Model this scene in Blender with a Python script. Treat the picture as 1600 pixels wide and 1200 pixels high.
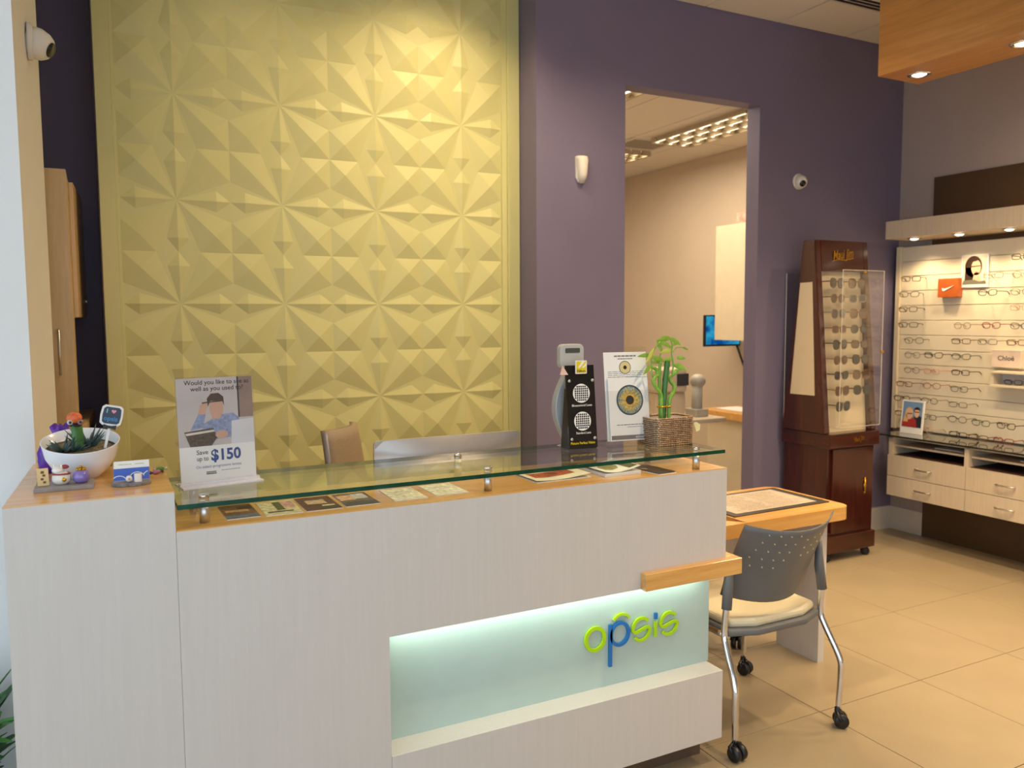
import bpy, bmesh, math, random
from mathutils import Matrix, Vector
random.seed(7)
S = bpy.context.scene
C = S.collection
PI = math.pi
for o in list(bpy.data.objects):
    bpy.data.objects.remove(o)

# ------------------------------------------------------------------ camera
YAW, PITCH, ROLL, FPX, CAMZ = 0.4722022, 0.08171402, -0.00545508, 1264.77, 1.59
def cam_axes():
    cy, sy, cp, sp, cr, sr = math.cos(YAW), math.sin(YAW), math.cos(PITCH), math.sin(PITCH), math.cos(ROLL), math.sin(ROLL)
    r0 = Vector((cy, -sy, 0)); f0 = Vector((sy, cy, 0)); u0 = Vector((0, 0, 1))
    f = f0*cp - u0*sp; u = u0*cp + f0*sp
    return r0*cr + u*sr, u*cr - r0*sr, f
_r, _u, _f = cam_axes()
cd = bpy.data.cameras.new('camera'); cam = bpy.data.objects.new('camera', cd); C.objects.link(cam)
m = Matrix.Identity(4)
for i in range(3):
    m[i][0] = _r[i]; m[i][1] = _u[i]; m[i][2] = -_f[i]
m[2][3] = CAMZ
cam.matrix_world = m
cd.sensor_width = 36; cd.lens = FPX/1600*36; cd.clip_start = 0.05; cd.clip_end = 100
cd.dof.use_dof = True; cd.dof.focus_distance = 2.55; cd.dof.aperture_fstop = 4.0
S.camera = cam
S.view_settings.view_transform = 'Standard'
S.view_settings.look = 'None'
S.view_settings.gamma = 1.0
S.view_settings.use_curve_mapping = False
S.view_settings.exposure = 0.16
S.cycles.use_denoising = True
S.cycles.max_bounces = 8
S.cycles.transparent_max_bounces = 24
S.cycles.sample_clamp_indirect = 6.0

# ------------------------------------------------------------------ world and daylight
W = bpy.data.worlds.new('sky'); S.world = W; W.use_nodes = True
bg = W.node_tree.nodes['Background']
bg.inputs[0].default_value = (0.70, 0.85, 1.0, 1); bg.inputs[1].default_value = 2.2

def portal(loc, rot, sx, sy):
    l = bpy.data.lights.new('window_portal', 'AREA'); l.shape = 'RECTANGLE'; l.size = sx; l.size_y = sy
    l.cycles.is_portal = True
    o = bpy.data.objects.new('window_portal', l); C.objects.link(o); o.location = loc; o.rotation_euler = rot
portal((-2.2, 0.35, 1.5), (0, -PI/2, 0), 2.8, 3.5)
portal((-0.2, -2.0, 1.5), (PI/2, 0, 0), 3.6, 2.8)

WARM = (1.0, 0.74, 0.44)
def spot(loc, target, power, size=1.6, blend=0.8, col=WARM, r=0.05):
    l = bpy.data.lights.new('lamp', 'SPOT'); l.energy = power; l.spot_size = size; l.spot_blend = blend; l.color = col
    l.shadow_soft_size = r
    o = bpy.data.objects.new('lamp', l); C.objects.link(o); o.location = loc
    d = Vector(target) - Vector(loc); o.rotation_euler = d.to_track_quat('-Z', 'Y').to_euler()
    return o
def area(loc, rot, sx, sy, power, col=WARM):
    l = bpy.data.lights.new('lamp', 'AREA'); l.shape = 'RECTANGLE'; l.size = sx; l.size_y = sy; l.energy = power; l.color = col
    o = bpy.data.objects.new('lamp', l); C.objects.link(o); o.location = loc; o.rotation_euler = rot
    return o

# ------------------------------------------------------------------ helpers
def lin(c):
    return tuple(((v/255)/12.92 if v/255 <= 0.04045 else ((v/255+0.055)/1.055)**2.4) for v in c)
MATS = {}
def mat(name, col, rough=0.5, metal=0.0, var=0.06, scale=12.0, stretch=(1, 1, 1), spec=0.5, bump=0.0, emit=0.0, alpha=1.0, coat=0.0, trans=0.0):
    if name in MATS: return MATS[name]
    M = bpy.data.materials.new(name); M.use_nodes = True
    nt = M.node_tree; b = nt.nodes['Principled BSDF']
    L = lin(col)
    tc = nt.nodes.new('ShaderNodeTexCoord'); mp = nt.nodes.new('ShaderNodeMapping'); mp.inputs['Scale'].default_value = stretch
    nz = nt.nodes.new('ShaderNodeTexNoise'); nz.inputs['Scale'].default_value = scale; nz.inputs['Detail'].default_value = 4
    nt.links.new(tc.outputs['Object'], mp.inputs[0]); nt.links.new(mp.outputs[0], nz.inputs['Vector'])
    rp = nt.nodes.new('ShaderNodeValToRGB')
    rp.color_ramp.elements[0].position = 0.3; rp.color_ramp.elements[1].position = 0.7
    rp.color_ramp.elements[0].color = tuple(max(0, v*(1-var)) for v in L) + (1,)
    rp.color_ramp.elements[1].color = tuple(min(1, v*(1+var)) for v in L) + (1,)
    nt.links.new(nz.outputs['Fac'], rp.inputs[0]); nt.links.new(rp.outputs[0], b.inputs['Base Color'])
    b.inputs['Roughness'].default_value = rough; b.inputs['Metallic'].default_value = metal
    b.inputs['Specular IOR Level'].default_value = spec
    b.inputs['Coat Weight'].default_value = coat; b.inputs['Coat Roughness'].default_value = 0.1
    b.inputs['Transmission Weight'].default_value = trans
    if bump:
        bp = nt.nodes.new('ShaderNodeBump'); bp.inputs['Strength'].default_value = bump; bp.inputs['Distance'].default_value = 0.002
        nt.links.new(nz.outputs['Fac'], bp.inputs['Height']); nt.links.new(bp.outputs[0], b.inputs['Normal'])
    if emit:
        b.inputs['Emission Color'].default_value = L + (1,); b.inputs['Emission Strength'].default_value = emit
    MATS[name] = M
    return M
def wood(name, c1, c2, rough=0.3, stretch=(1, 14, 14), scale=3.0, coat=0.2):
    if name in MATS: return MATS[name]
    M = bpy.data.materials.new(name); M.use_nodes = True
    nt = M.node_tree; b = nt.nodes['Principled BSDF']
    tc = nt.nodes.new('ShaderNodeTexCoord'); mp = nt.nodes.new('ShaderNodeMapping'); mp.inputs['Scale'].default_value = stretch
    nt.links.new(tc.outputs['Object'], mp.inputs[0])
    nz = nt.nodes.new('ShaderNodeTexNoise'); nz.inputs['Scale'].default_value = scale; nz.inputs['Detail'].default_value = 8; nz.inputs['Distortion'].default_value = 0.6
    nt.links.new(mp.outputs[0], nz.inputs['Vector'])
    n2 = nt.nodes.new('ShaderNodeTexNoise'); n2.inputs['Scale'].default_value = scale*6; n2.inputs['Detail'].default_value = 3
    nt.links.new(mp.outputs[0], n2.inputs['Vector'])
    mx = nt.nodes.new('ShaderNodeMath'); mx.operation = 'MULTIPLY_ADD'; mx.inputs[1].default_value = 0.35
    nt.links.new(n2.outputs['Fac'], mx.inputs[0]); nt.links.new(nz.outputs['Fac'], mx.inputs[2])
    rp = nt.nodes.new('ShaderNodeValToRGB'); rp.color_ramp.elements[0].position = 0.45; rp.color_ramp.elements[1].position = 0.9
    rp.color_ramp.elements[0].color = lin(c1) + (1,); rp.color_ramp.elements[1].color = lin(c2) + (1,)
    nt.links.new(mx.outputs[0], rp.inputs[0]); nt.links.new(rp.outputs[0], b.inputs['Base Color'])
    b.inputs['Roughness'].default_value = rough; b.inputs['Coat Weight'].default_value = coat; b.inputs['Coat Roughness'].default_value = 0.15
    MATS[name] = M
    return M
def glass(name, tint=(1, 1, 1), ior=1.5, gain=1.0):
    if name in MATS: return MATS[name]
    M = bpy.data.materials.new(name); M.use_nodes = True
    nt = M.node_tree; nt.nodes.remove(nt.nodes['Principled BSDF'])
    out = nt.nodes['Material Output']
    tr = nt.nodes.new('ShaderNodeBsdfTransparent'); tr.inputs[0].default_value = tint + (1,)
    gl = nt.nodes.new('ShaderNodeBsdfGlossy'); gl.inputs['Roughness'].default_value = 0.02
    gl.inputs[0].default_value = (gain, gain, gain, 1)
    fr = nt.nodes.new('ShaderNodeFresnel')
    # thin sheet: both faces reflect like an outer face
    ge = nt.nodes.new('ShaderNodeNewGeometry'); ma = nt.nodes.new('ShaderNodeMath'); ma.operation = 'MULTIPLY_ADD'
    ma.inputs[1].default_value = 1/ior - ior; ma.inputs[2].default_value = ior
    nt.links.new(ge.outputs['Backfacing'], ma.inputs[0]); nt.links.new(ma.outputs[0], fr.inputs[0])
    mx = nt.nodes.new('ShaderNodeMixShader')
    nt.links.new(fr.outputs[0], mx.inputs[0]); nt.links.new(tr.outputs[0], mx.inputs[1]); nt.links.new(gl.outputs[0], mx.inputs[2])
    nt.links.new(mx.outputs[0], out.inputs[0])
    MATS[name] = M
    return M
def emis(name, col, strength):
    if name in MATS: return MATS[name]
    M = bpy.data.materials.new(name); M.use_nodes = True
    nt = M.node_tree; nt.nodes.remove(nt.nodes['Principled BSDF'])
    e = nt.nodes.new('ShaderNodeEmission'); e.inputs[0].default_value = lin(col) + (1,); e.inputs[1].default_value = strength
    nt.links.new(e.outputs[0], nt.nodes['Material Output'].inputs[0]); MATS[name] = M
    return M

class MB:
    """collects geometry, then links it as one mesh object"""
    def __init__(s, T=None):
        s.v = []; s.f = []; s.mi = []; s.sm = []; s.m = 0; s.T = T.copy() if T is not None else Matrix.Identity(4)
    def add(s, vs, fs, smooth=False):
        n = len(s.v)
        s.v += [s.T @ Vector(p) for p in vs]
        for f in fs:
            s.f.append([i+n for i in f]); s.mi.append(s.m); s.sm.append(smooth)
        return s
    def box(s, x0, x1, y0, y1, z0, z1):
        return s.add([(x0,y0,z0),(x1,y0,z0),(x1,y1,z0),(x0,y1,z0),(x0,y0,z1),(x1,y0,z1),(x1,y1,z1),(x0,y1,z1)],
                     [(3,2,1,0),(4,5,6,7),(0,1,5,4),(1,2,6,5),(2,3,7,6),(3,0,4,7)])
    def cbox(s, c, d):
        return s.box(c[0]-d[0]/2, c[0]+d[0]/2, c[1]-d[1]/2, c[1]+d[1]/2, c[2]-d[2]/2, c[2]+d[2]/2)
    def tube(s, path, r, n=10, caps=True, closed=False):
        P = [Vector(p) for p in path]; k = len(P)
        R = r if isinstance(r, (list, tuple)) else [r]*k
        up = None; vs = []
        for i in range(k):
            a = P[(i-1) % k] if (i or closed) else P[0]; b = P[(i+1) % k] if (i < k-1 or closed) else P[-1]
            t = (b-a).normalized()
            if up is None:
                up = Vector((0,0,1)) if abs(t.z) < 0.9 else Vector((1,0,0))
            x = up - t*up.dot(t)
            if x.length < 1e-6: x = t.orthogonal()
            x.normalize(); up = x; y = t.cross(x)
            for j in range(n):
                a_ = 2*PI*j/n
                vs.append(P[i] + (x*math.cos(a_) + y*math.sin(a_))*R[i])
        fs = []
        for i in range(k if closed else k-1):
            i2 = (i+1) % k
            for j in range(n):
                fs.append((i*n+j, i*n+(j+1) % n, i2*n+(j+1) % n, i2*n+j))
        if caps and not closed:
            fs.append(tuple(range(n))[::-1]); fs.append(tuple((k-1)*n+j for j in range(n)))
        return s.add(vs, fs, True)
    def cyl(s, p0, p1, r, n=20):
        return s.tube([p0, p1], r, n)
    def lathe(s, prof, n=28, c=(0,0,0), sy=1.0, fn=None):
        vs = []; k = len(prof)
        for (r, z) in prof:
            for j in range(n):
                a = 2*PI*j/n; p = Vector((c[0]+r*math.cos(a), c[1]+sy*r*math.sin(a), c[2]+z))
                vs.append(fn(p) if fn else p)
        fs = [(i*n+j, i*n+(j+1) % n, (i+1)*n+(j+1) % n, (i+1)*n+j) for i in range(k-1) for j in range(n)]
        if prof[0][0] > 1e-5: fs.append(tuple(range(n))[::-1])
        if prof[-1][0] > 1e-5: fs.append(tuple((k-1)*n+j for j in range(n)))
        return s.add(vs, fs, True)
    def ball(s, c, r, sc=(1,1,1), n=14, k=9):
        prof = [(max(1e-6, r*math.sin(PI*i/(k-1))), -r*math.cos(PI*i/(k-1))) for i in range(k)]
        return s.lathe(prof, n, (0,0,0), 1, lambda p: Vector((c[0]+p.x*sc[0], c[1]+p.y*sc[1], c[2]+p.z*sc[2])))
    def prism(s, poly, h0, h1):
        """polygon in local x,y extruded along local z"""
        n = len(poly)
        vs = [(p[0], p[1], h0) for p in poly] + [(p[0], p[1], h1) for p in poly]
        fs = [tuple(range(n))[::-1], tuple(range(n, 2*n))] + [(i, (i+1) % n, n+(i+1) % n, n+i) for i in range(n)]
        return s.add(vs, fs)
    def flat(s, poly, h=0.0):
        return s.add([(p[0], p[1], h) for p in poly], [tuple(range(len(poly)))])
    def ell(s, cx, cy, rx, ry, h, n=28, a0=0, rot=0):
        pts = []
        for j in range(n):
            a = 2*PI*j/n; x = rx*math.cos(a); y = ry*math.sin(a)
            pts.append((cx + x*math.cos(rot)-y*math.sin(rot), cy + x*math.sin(rot)+y*math.cos(rot)))
        return s.flat(pts, h)
    def ribbon(s, pts, w, h0, h1, closed=False):
        """flat stroke of width w following pts in local x,y, extruded h0..h1"""
        k = len(pts); L = []; R = []
        for i in range(k):
            a = pts[(i-1) % k] if (i or closed) else pts[0]; b = pts[(i+1) % k] if (i < k-1 or closed) else pts[-1]
            t = Vector((b[0]-a[0], b[1]-a[1])).normalized(); nn = Vector((-t.y, t.x))*w/2
            L.append((pts[i][0]+nn.x, pts[i][1]+nn.y)); R.append((pts[i][0]-nn.x, pts[i][1]-nn.y))
        vs = [(p[0],p[1],h1) for p in L]+[(p[0],p[1],h1) for p in R]+[(p[0],p[1],h0) for p in L]+[(p[0],p[1],h0) for p in R]
        fs = []
        for i in range(k if closed else k-1):
            j = (i+1) % k
            fs += [(i, k+i, k+j, j), (2*k+i, 2*k+j, 3*k+j, 3*k+i), (i, j, 2*k+j, 2*k+i), (k+i, 3*k+i, 3*k+j, k+j)]
        if not closed: fs += [(0, 2*k, 3*k, k), (k-1, 2*k-1, 4*k-1, 3*k-1)]
        return s.add(vs, fs)
    def mesh(s, me, M):
        vs = [M @ v.co for v in me.vertices]
        return s.add(vs, [tuple(p.vertices) for p in me.polygons])
    def build(s, name, mats, parent=None, bevel=0.0, seg=2, kind=None):
        me = bpy.data.meshes.new(name)
        me.from_pydata([tuple(v) for v in s.v], [], s.f)
        if not isinstance(mats, (list, tuple)): mats = [mats]
        for M in mats: me.materials.append(M)
        for p, a, b in zip(me.polygons, s.mi, s.sm):
            p.material_index = a; p.use_smooth = b
        bm = bmesh.new(); bm.from_mesh(me)
        if not s_flat(s): bmesh.ops.recalc_face_normals(bm, faces=bm.faces)
        if bevel:
            bmesh.ops.bevel(bm, geom=list(bm.edges), offset=bevel, segments=seg, affect='EDGES', profile=0.5, clamp_overlap=True)
        bm.to_mesh(me); bm.free()
        o = bpy.data.objects.new(name, me); C.objects.link(o)
        if parent is not None: o.parent = parent
        if kind: o['kind'] = kind
        return o
def s_flat(s): return getattr(s, 'keep', False)

def FR(o, u, v):
    u = Vector(u).normalized(); v = Vector(v).normalized(); n = u.cross(v)
    M = Matrix.Identity(4)
    for i in range(3):
        M[i][0] = u[i]; M[i][1] = v[i]; M[i][2] = n[i]; M[i][3] = o[i]
    return M
def TR(x, y, z): return Matrix.Translation((x, y, z))
def RZ(a): return Matrix.Rotation(a, 4, 'Z')
def RX(a): return Matrix.Rotation(a, 4, 'X')
FRONT = lambda o: FR(o, (1,0,0), (0,0,1))       # faces -Y
WEST = lambda o: FR(o, (0,-1,0), (0,0,1))       # faces -X

def thing(name, label, cat, loc=(0,0,0), rz=0.0, group=None):
    o = bpy.data.objects.new(name, None); C.objects.link(o)
    o.location = loc; o.rotation_euler = (0,0,rz); o['label'] = label; o['category'] = cat
    o.empty_display_size = 0.05
    if group: o['group'] = group
    return o
def tag(o, label, cat, group=None):
    o['label'] = label; o['category'] = cat
    if group: o['group'] = group
    return o
def struct(o, label=None, cat=None):
    o['kind'] = 'structure'
    if label: o['label'] = label
    if cat: o['category'] = cat
    return o
def loc_T(t): return Matrix.Translation(-Vector(t.location))
_texts = {}
def text_me(s, bold=0.0, shear=0.0, align='CENTER', space=1.0):
    k = (s, bold, shear, align, space)
    if k in _texts: return _texts[k]
    cu = bpy.data.curves.new('lettering', 'FONT'); cu.body = s; cu.align_x = align; cu.align_y = 'CENTER'
    cu.resolution_u = 3; cu.offset = bold; cu.shear = shear; cu.size = 1.0; cu.space_character = space
    ob = bpy.data.objects.new('lettering', cu); C.objects.link(ob)
    dg = bpy.context.evaluated_depsgraph_get()
    me = bpy.data.meshes.new_from_object(ob.evaluated_get(dg))
    bpy.data.objects.remove(ob); bpy.data.curves.remove(cu)
    _texts[k] = me
    return me
def put_text(mb, s, x, y, size, h, width=None, bold=0.0, shear=0.0, align='CENTER', rot=0.0):
    me = text_me(s, bold, shear, align)
    xs = [v.co.x for v in me.vertices]; w = (max(xs)-min(xs)) or 1
    sx = size if width is None else width/w
    mb.mesh(me, TR(x, y, h) @ RZ(rot) @ Matrix.Diagonal((sx, size, 1, 1)))
def copy_tree(o, parent=None):
    c = o.copy(); C.objects.link(c)
    if parent is not None: c.parent = parent
    for ch in list(o.children): copy_tree(ch, c)
    return c
def rrect(x0, x1, y0, y1, r, n=5):
    pts = []
    for cx, cy, a0 in ((x1-r, y0+r, -PI/2), (x1-r, y1-r, 0), (x0+r, y1-r, PI/2), (x0+r, y0+r, PI)):
        for i in range(n+1):
            a = a0 + PI/2*i/n; pts.append((cx+r*math.cos(a), cy+r*math.sin(a)))
    return pts
def dashes(mb, x0, x1, y, hh, z, seed=1):
    r = random.Random(seed); x = x0
    while x < x1:
        l = min(x1-x, (x1-x0)*(0.06+0.12*r.random()))
        mb.flat([(x, y-hh/2), (x+l, y-hh/2), (x+l, y+hh/2), (x, y+hh/2)], z); x += l + (x1-x0)*0.025
ORD = ['first','second','third','fourth','fifth','sixth','seventh','eighth','ninth','tenth','eleventh','twelfth','thirteenth']

# ------------------------------------------------------------------ materials
m_white_lam = wood('whitewashed_laminate', (202, 196, 190), (206, 200, 194), 0.42, (26, 26, 1.2), 3.0, 0.05)
m_cream_lam = wood('cream_laminate_grain', (204, 186, 160), (214, 197, 172), 0.42, (26, 26, 1.2), 3.0, 0.05)
m_wood = wood('maple_top', (206, 150, 78), (226, 176, 104), 0.22, (1.2, 14, 14), 2.2, 0.35)
m_wood_y = wood('maple_bulkhead', (170, 114, 56), (192, 134, 70), 0.35, (16, 1.0, 16), 2.0, 0.1)
m_purple = mat('purple_paint', (113, 105, 130), 0.6, var=0.03, scale=3, bump=0.03)
m_taupe = mat('taupe_paint', (172, 158, 150), 0.65, var=0.03, scale=3)
m_white_paint = mat('white_paint', (232, 232, 230), 0.6, var=0.02, scale=3)
m_beige = mat('beige_paint', (204, 188, 168), 0.65, var=0.02, scale=3)
m_yellow = mat('citron_paint', (203, 199, 138), 0.5, var=0.02, scale=4)
m_ceil = mat('ceiling_tile', (222, 214, 200), 0.85, var=0.05, scale=160)
m_tbar = mat('ceiling_bar', (205, 200, 190), 0.6)
m_tile = mat('porcelain_tile', (158, 142, 115), 0.32, var=0.05, scale=3.5, bump=0.04)
m_grout = mat('grout', (172, 160, 140), 0.85)
m_brownp = mat('brown_paint', (80, 58, 34), 0.5, var=0.08, scale=5)
m_basetile = mat('base_tile', (205, 196, 182), 0.3, var=0.03)
m_chrome = mat('chrome', (225, 225, 228), 0.08, 1.0, var=0.01)
m_steel = mat('brushed_steel', (215, 213, 210), 0.36, 1.0, var=0.05, scale=40)
m_black = mat('black_plastic', (22, 22, 24), 0.35, var=0.05)
m_darkgrey = mat('dark_grey_plastic', (60, 60, 62), 0.5)
m_grey = mat('grey_plastic', (100, 101, 102), 0.45, var=0.04)
m_cream = mat('cream_vinyl', (205, 196, 168), 0.5, var=0.05, scale=6)
m_mahog = wood('mahogany', (44, 14, 9), (74, 27, 16), 0.25, (14, 14, 1.0), 2.5, 0.5)
m_mahog_h = wood('mahogany_cross', (44, 14, 9), (74, 27, 16), 0.25, (1, 14, 14), 2.5, 0.5)
m_gold = mat('gold', (198, 150, 40), 0.3, 0.9)
m_ink = mat('dark_ink', (46, 44, 52), 0.6)
m_paper = mat('paper', (236, 234, 230), 0.6, var=0.02)
m_glass = glass('clear_glass', (0.90, 0.955, 0.925), 1.5)
m_glass_edge = mat('green_glass_edge', (16, 66, 46), 0.3, var=0.3, scale=30, spec=0.2)
m_acry = glass('acrylic', (0.975, 0.975, 0.975), 1.42)
m_frost = mat('frosted_glass', (178, 198, 191), 0.16, var=0.02, spec=0.5)
m_emit_warm = emis('warm_lamp', (255, 238, 206), 12.0)
m_emit_led = emis('led_strip', (240, 255, 235), 2.0)

# ------------------------------------------------------------------ floor
fl = struct(MB().box(-3.2, 5.5, -2.4, 4.05, -0.12, -0.012).box(2.6, 5.7, 4.05, 8.2, -0.12, -0.012).box(-1.6, 2.6, 4.05, 5.2, -0.12, -0.012).build('floor', m_grout))
tile_me = None
TS = 0.61
for ix in range(-6, 5):
    for iy in range(-4, 3):
        x0 = 2.53 + ix*TS; y0 = 2.24 + iy*TS
        if x0 > 5.2: continue
        if tile_me is None:
            o = MB().box(0.0015, TS-0.0015, 0.0015, TS-0.0015, -0.0125, 0).build('floor_tile', m_tile, fl, bevel=0.0012, seg=1); tile_me = o.data
        else:
            o = bpy.data.objects.new('floor_tile', tile_me); C.objects.link(o); o.parent = fl
        o.location = (x0, y0, 0)

# ------------------------------------------------------------------ walls
YW, YI, XR, ZC = 4.05, 4.163, 5.26, 3.495
WT = ZC+0.05
wb = MB()
wb.box(2.229, 2.83, YW, YI, 0, WT).box(2.83, 3.885, YW, YI, 2.955, WT).box(3.885, 5.6, YW, YI, 0, WT)
wb.box(2.229, 2.34, YI, 4.42, 0, WT).box(0.03, 2.34, 4.31, 4.42, 0, WT)
struct(wb.build('wall_back', m_purple))
struct(MB().box(-1.6, 0.05, 4.82, 4.95, 0, WT).box(0.03, 0.14, 4.42, 4.82, 0, WT).build('wall_alcove', m_purple))
wr = struct(MB().box(XR, XR+0.14, -2.4, YW, 0, WT).build('wall_right', m_taupe))
# slanted left wall (2.7 degrees off square): white front face
def sl(y): return -0.179 + 0.048*(y-2.76)
wl = MB()
wl.prism([(-3.2, 2.76), (sl(2.76), 2.76), (sl(3.42), 3.42), (-3.2, 3.42)], 0, WT)
struct(wl.build('wall_left', m_white_paint))
struct(MB().box(-1.6, -0.75, 3.42, 4.82, 0, WT).build('wall_nook', m_white_paint))
# street side: shop front with two big window openings, behind and left of the camera
w1 = MB(); w1.box(-2.34, -2.2, -2.14, -1.4, 0, WT).box(-2.34, -2.2, 2.1, 2.76, 0, WT).box(-2.34, -2.2, -1.4, 2.1, 0, 0.1).box(-2.34, -2.2, -1.4, 2.1, 2.9, WT)
struct(w1.build('wall_street', m_white_paint))
w2 = MB(); w2.box(-2.34, -2.0, -2.14, -2.0, 0, WT).box(1.6, XR, -2.14, -2.0, 0, WT).box(-2.0, 1.6, -2.14, -2.0, 0, 0.1).box(-2.0, 1.6, -2.14, -2.0, 2.9, WT)
struct(w2.build('wall_front', m_white_paint))
mf = MB()
for y in (-1.4, -0.25, 0.95, 2.06): mf.box(-2.3, -2.24, y, y+0.04, 0.1, 2.9)
struct(mf.build('window_1', m_steel))
mf = MB()
for x in (-2.0, -0.8, 0.4, 1.56): mf.box(x, x+0.04, -2.1, -2.04, 0.1, 2.9)
struct(mf.build('window_2', m_steel))
# inner room
ZI = 3.18; XI = 5.48
struct(MB().box(XI, XI+0.1, YI, 8.1, 0, ZI+0.05).build('wall_inner_right', m_beige))
struct(MB().box(2.6, XI, 8.0, 8.1, 0, ZI+0.05).build('wall_inner_back', m_beige))
struct(MB().box(2.5, 2.6, YI, 8.1, 0, ZI+0.05).build('wall_inner_left', m_beige))
# base course of pale tile along the back and right walls
struct(MB().box(3.89, XR, YW-0.015, YW, 0, 0.17).build('baseboard_back', m_basetile))
struct(MB().box(XR-0.015, XR, 3.77, YW-0.015, 0, 0.17).build('baseboard_right', m_basetile))
struct(MB().box(XR-0.018, XR, 0.2, 3.77, 0.0, 2.548).build('trim_1', m_brownp))

# ceilings made of lay-in panels on bars
def ceiling(name, x0, x1, y0, y1, z, gx, gy, px, py):
    c = struct(MB().box(x0, x1, y0, y1, z+0.012, z+0.1).build(name, m_tbar))
    me = None
    nx0 = math.floor((x0-gx)/px); ny0 = math.floor((y0-gy)/py)
    i = nx0
    while gx+i*px < x1-0.01:
        j = ny0
        while gy+j*py < y1-0.01:
            a0 = max(x0, gx+i*px)+0.006; a1 = min(x1, gx+(i+1)*px)-0.006
            b0 = max(y0, gy+j*py)+0.006; b1 = min(y1, gy+(j+1)*py)-0.006
            if a1-a0 > 0.05 and b1-b0 > 0.05:
                full = abs(a1-a0-px+0.012) < 1e-4 and abs(b1-b0-py+0.012) < 1e-4
                if full and me is not None:
                    o = bpy.data.objects.new('ceiling_panel', me); C.objects.link(o); o.parent = c
                else:
                    o = MB().box(0, a1-a0, 0, b1-b0, -0.002, 0.012).build('ceiling_panel', m_ceil, c)
                    if full: me = o.data
                o.location = (a0, b0, z)
            j += 1
        i += 1
    return c
ceiling('ceiling', -2.34, XR, -2.14, YW, ZC, 4.03, 4.05-1.22, 0.61, 1.22)
ceiling('ceiling_nook', -1.6, 2.34, YW, 4.95, ZC, 0.0, YW, 1.0, 0.9)
ceiling('ceiling_inner', 2.5, XI, YI, 8.1, ZI, 4.30, 4.72, 0.61, 1.22)

# ------------------------------------------------------------------ yellow relief panel
t = thing('wall_panel', 'yellow wall panel of folded star relief tiles in a plain frame', 'wall panel', (1.13, 4.30, 0.0))
T = loc_T(t)
xa, xb = 0.117, 2.117
for nm, b in (('frame_stile', (0.034, 0.102)), ('frame_stile', (2.150, 2.226))):
    MB(T).box(b[0], b[1], 4.245, 4.305, 0.0, 3.47).build(nm, m_yellow, t, bevel=0.003)
for b in ((0.102, xa), (2.117, 2.150)):
    MB(T).box(b[0], b[1], 4.258, 4.305, 0.0, 3.47).build('frame_bead', m_yellow, t, bevel=0.002)
def star_tile():
    mb = MB(FRONT((0, 0, 0)))
    h = 0.25; ak = 0.052; am = 0.182; hk = 0.013; s1 = 0.100; dk = 0.172; hd = 0.018
    for q in range(4):
        c, s = [(1,0),(0,1),(-1,0),(0,-1)][q]
        def r(x, y, z): return (x*c - y*s, x*s + y*c, z)
        Cn, A, B, Tp, Pk = r(0,0,0), r(am,-ak,0), r(am,ak,0), r(h,0,0), r(am,0,hk)
        S1, S2, K, Dp = r(h,s1,0), r(s1,h,0), r(h,h,0), r(dk,dk,hd)
        B2 = r(ak,am,0); T2 = r(0,h,0)
        mb.add([Cn,A,Pk],[(0,1,2)]); mb.add([Cn,Pk,B],[(0,1,2)])
        mb.add([A,Tp,Pk],[(0,1,2)]); mb.add([Pk,Tp,B],[(0,1,2)])
        mb.add([Cn,B,S1],[(0,1,2)]); mb.add([B,Tp,S1],[(0,1,2)])
        mb.add([Cn,S2,B2],[(0,1,2)]); mb.add([B2,S2,T2],[(0,1,2)])
        mb.add([Cn,S1,Dp],[(0,1,2)]); mb.add([Cn,Dp,S2],[(0,1,2)])
        mb.add([S1,K,Dp],[(0,1,2)]); mb.add([Dp,K,S2],[(0,1,2)])
    # rim, slightly proud seam and backing
    e = 0.2494
    mb.add([(-e,-e,0),(e,-e,0),(e,e,0),(-e,e,0),(-e,-e,-0.02),(e,-e,-0.02),(e,e,-0.02),(-e,e,-0.02)],
           [(0,4,5,1),(1,5,6,2),(2,6,7,3),(3,7,4,0)])
    mb.keep = True
    return mb
st = None
for i in range(4):
    for j in range(1, 7):
        zc = 0.167 + 0.5*j
        if st is None:
            o = star_tile().build('star_tile', m_yellow, t); st = o.data
        else:
            o = bpy.data.objects.new('star_tile', st); C.objects.link(o); o.parent = t
        o.location = (0.367+0.5*i-1.13, 4.268-4.30, zc)
MB(T).box(xa, xb, 4.262, 4.305, 0.0, 0.416).build('kick_board', m_yellow, t)
MB(T).box(xa, xb, 4.262, 4.305, 3.418, 3.47).build('head_board', m_yellow, t)

# ------------------------------------------------------------------ reception desk
DY = 2.13
t = thing('reception_desk', 'whitewashed reception desk with stepped maple top and lit frosted glass recess', 'desk', (0.9, 2.3, 0))
T = loc_T(t)
zt, zc_, zb = 1.168, 1.068, 0.097
xl, xs, xo, xr = -0.209, 0.152, 0.696, 1.923
mb = MB(T); mb.prism([(xl, DY), (xs, DY), (xs, 2.50), (sl(2.74)-0.002, 2.74), (sl(2.74)-0.004, 2.74)], zb, zt-0.003); mb.build('high_section', m_white_lam, t)
MB(T).prism([(xl, DY), (xs, DY), (xs, 2.50), (sl(2.74)-0.002, 2.74), (sl(2.74)-0.004, 2.74)], zt-0.003, zt).build('high_top', m_wood, t)
MB(T).box(xs+0.0008, xo, DY, 2.30, zb, zc_-0.003).build('solid_section', m_white_lam, t)
MB(T).box(xo, xr, DY, 2.30, 0.695, zc_-0.003).build('upper_front', m_white_lam, t)
MB(T).box(xs+0.0008, xr, DY, 2.500, zc_-0.003, zc_).build('counter_top', m_wood, t)
MB(T).box(xs+0.0008, xr, 2.30, 2.498, zc_-0.04, zc_-0.003).build('counter_board', m_white_lam, t)
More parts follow.
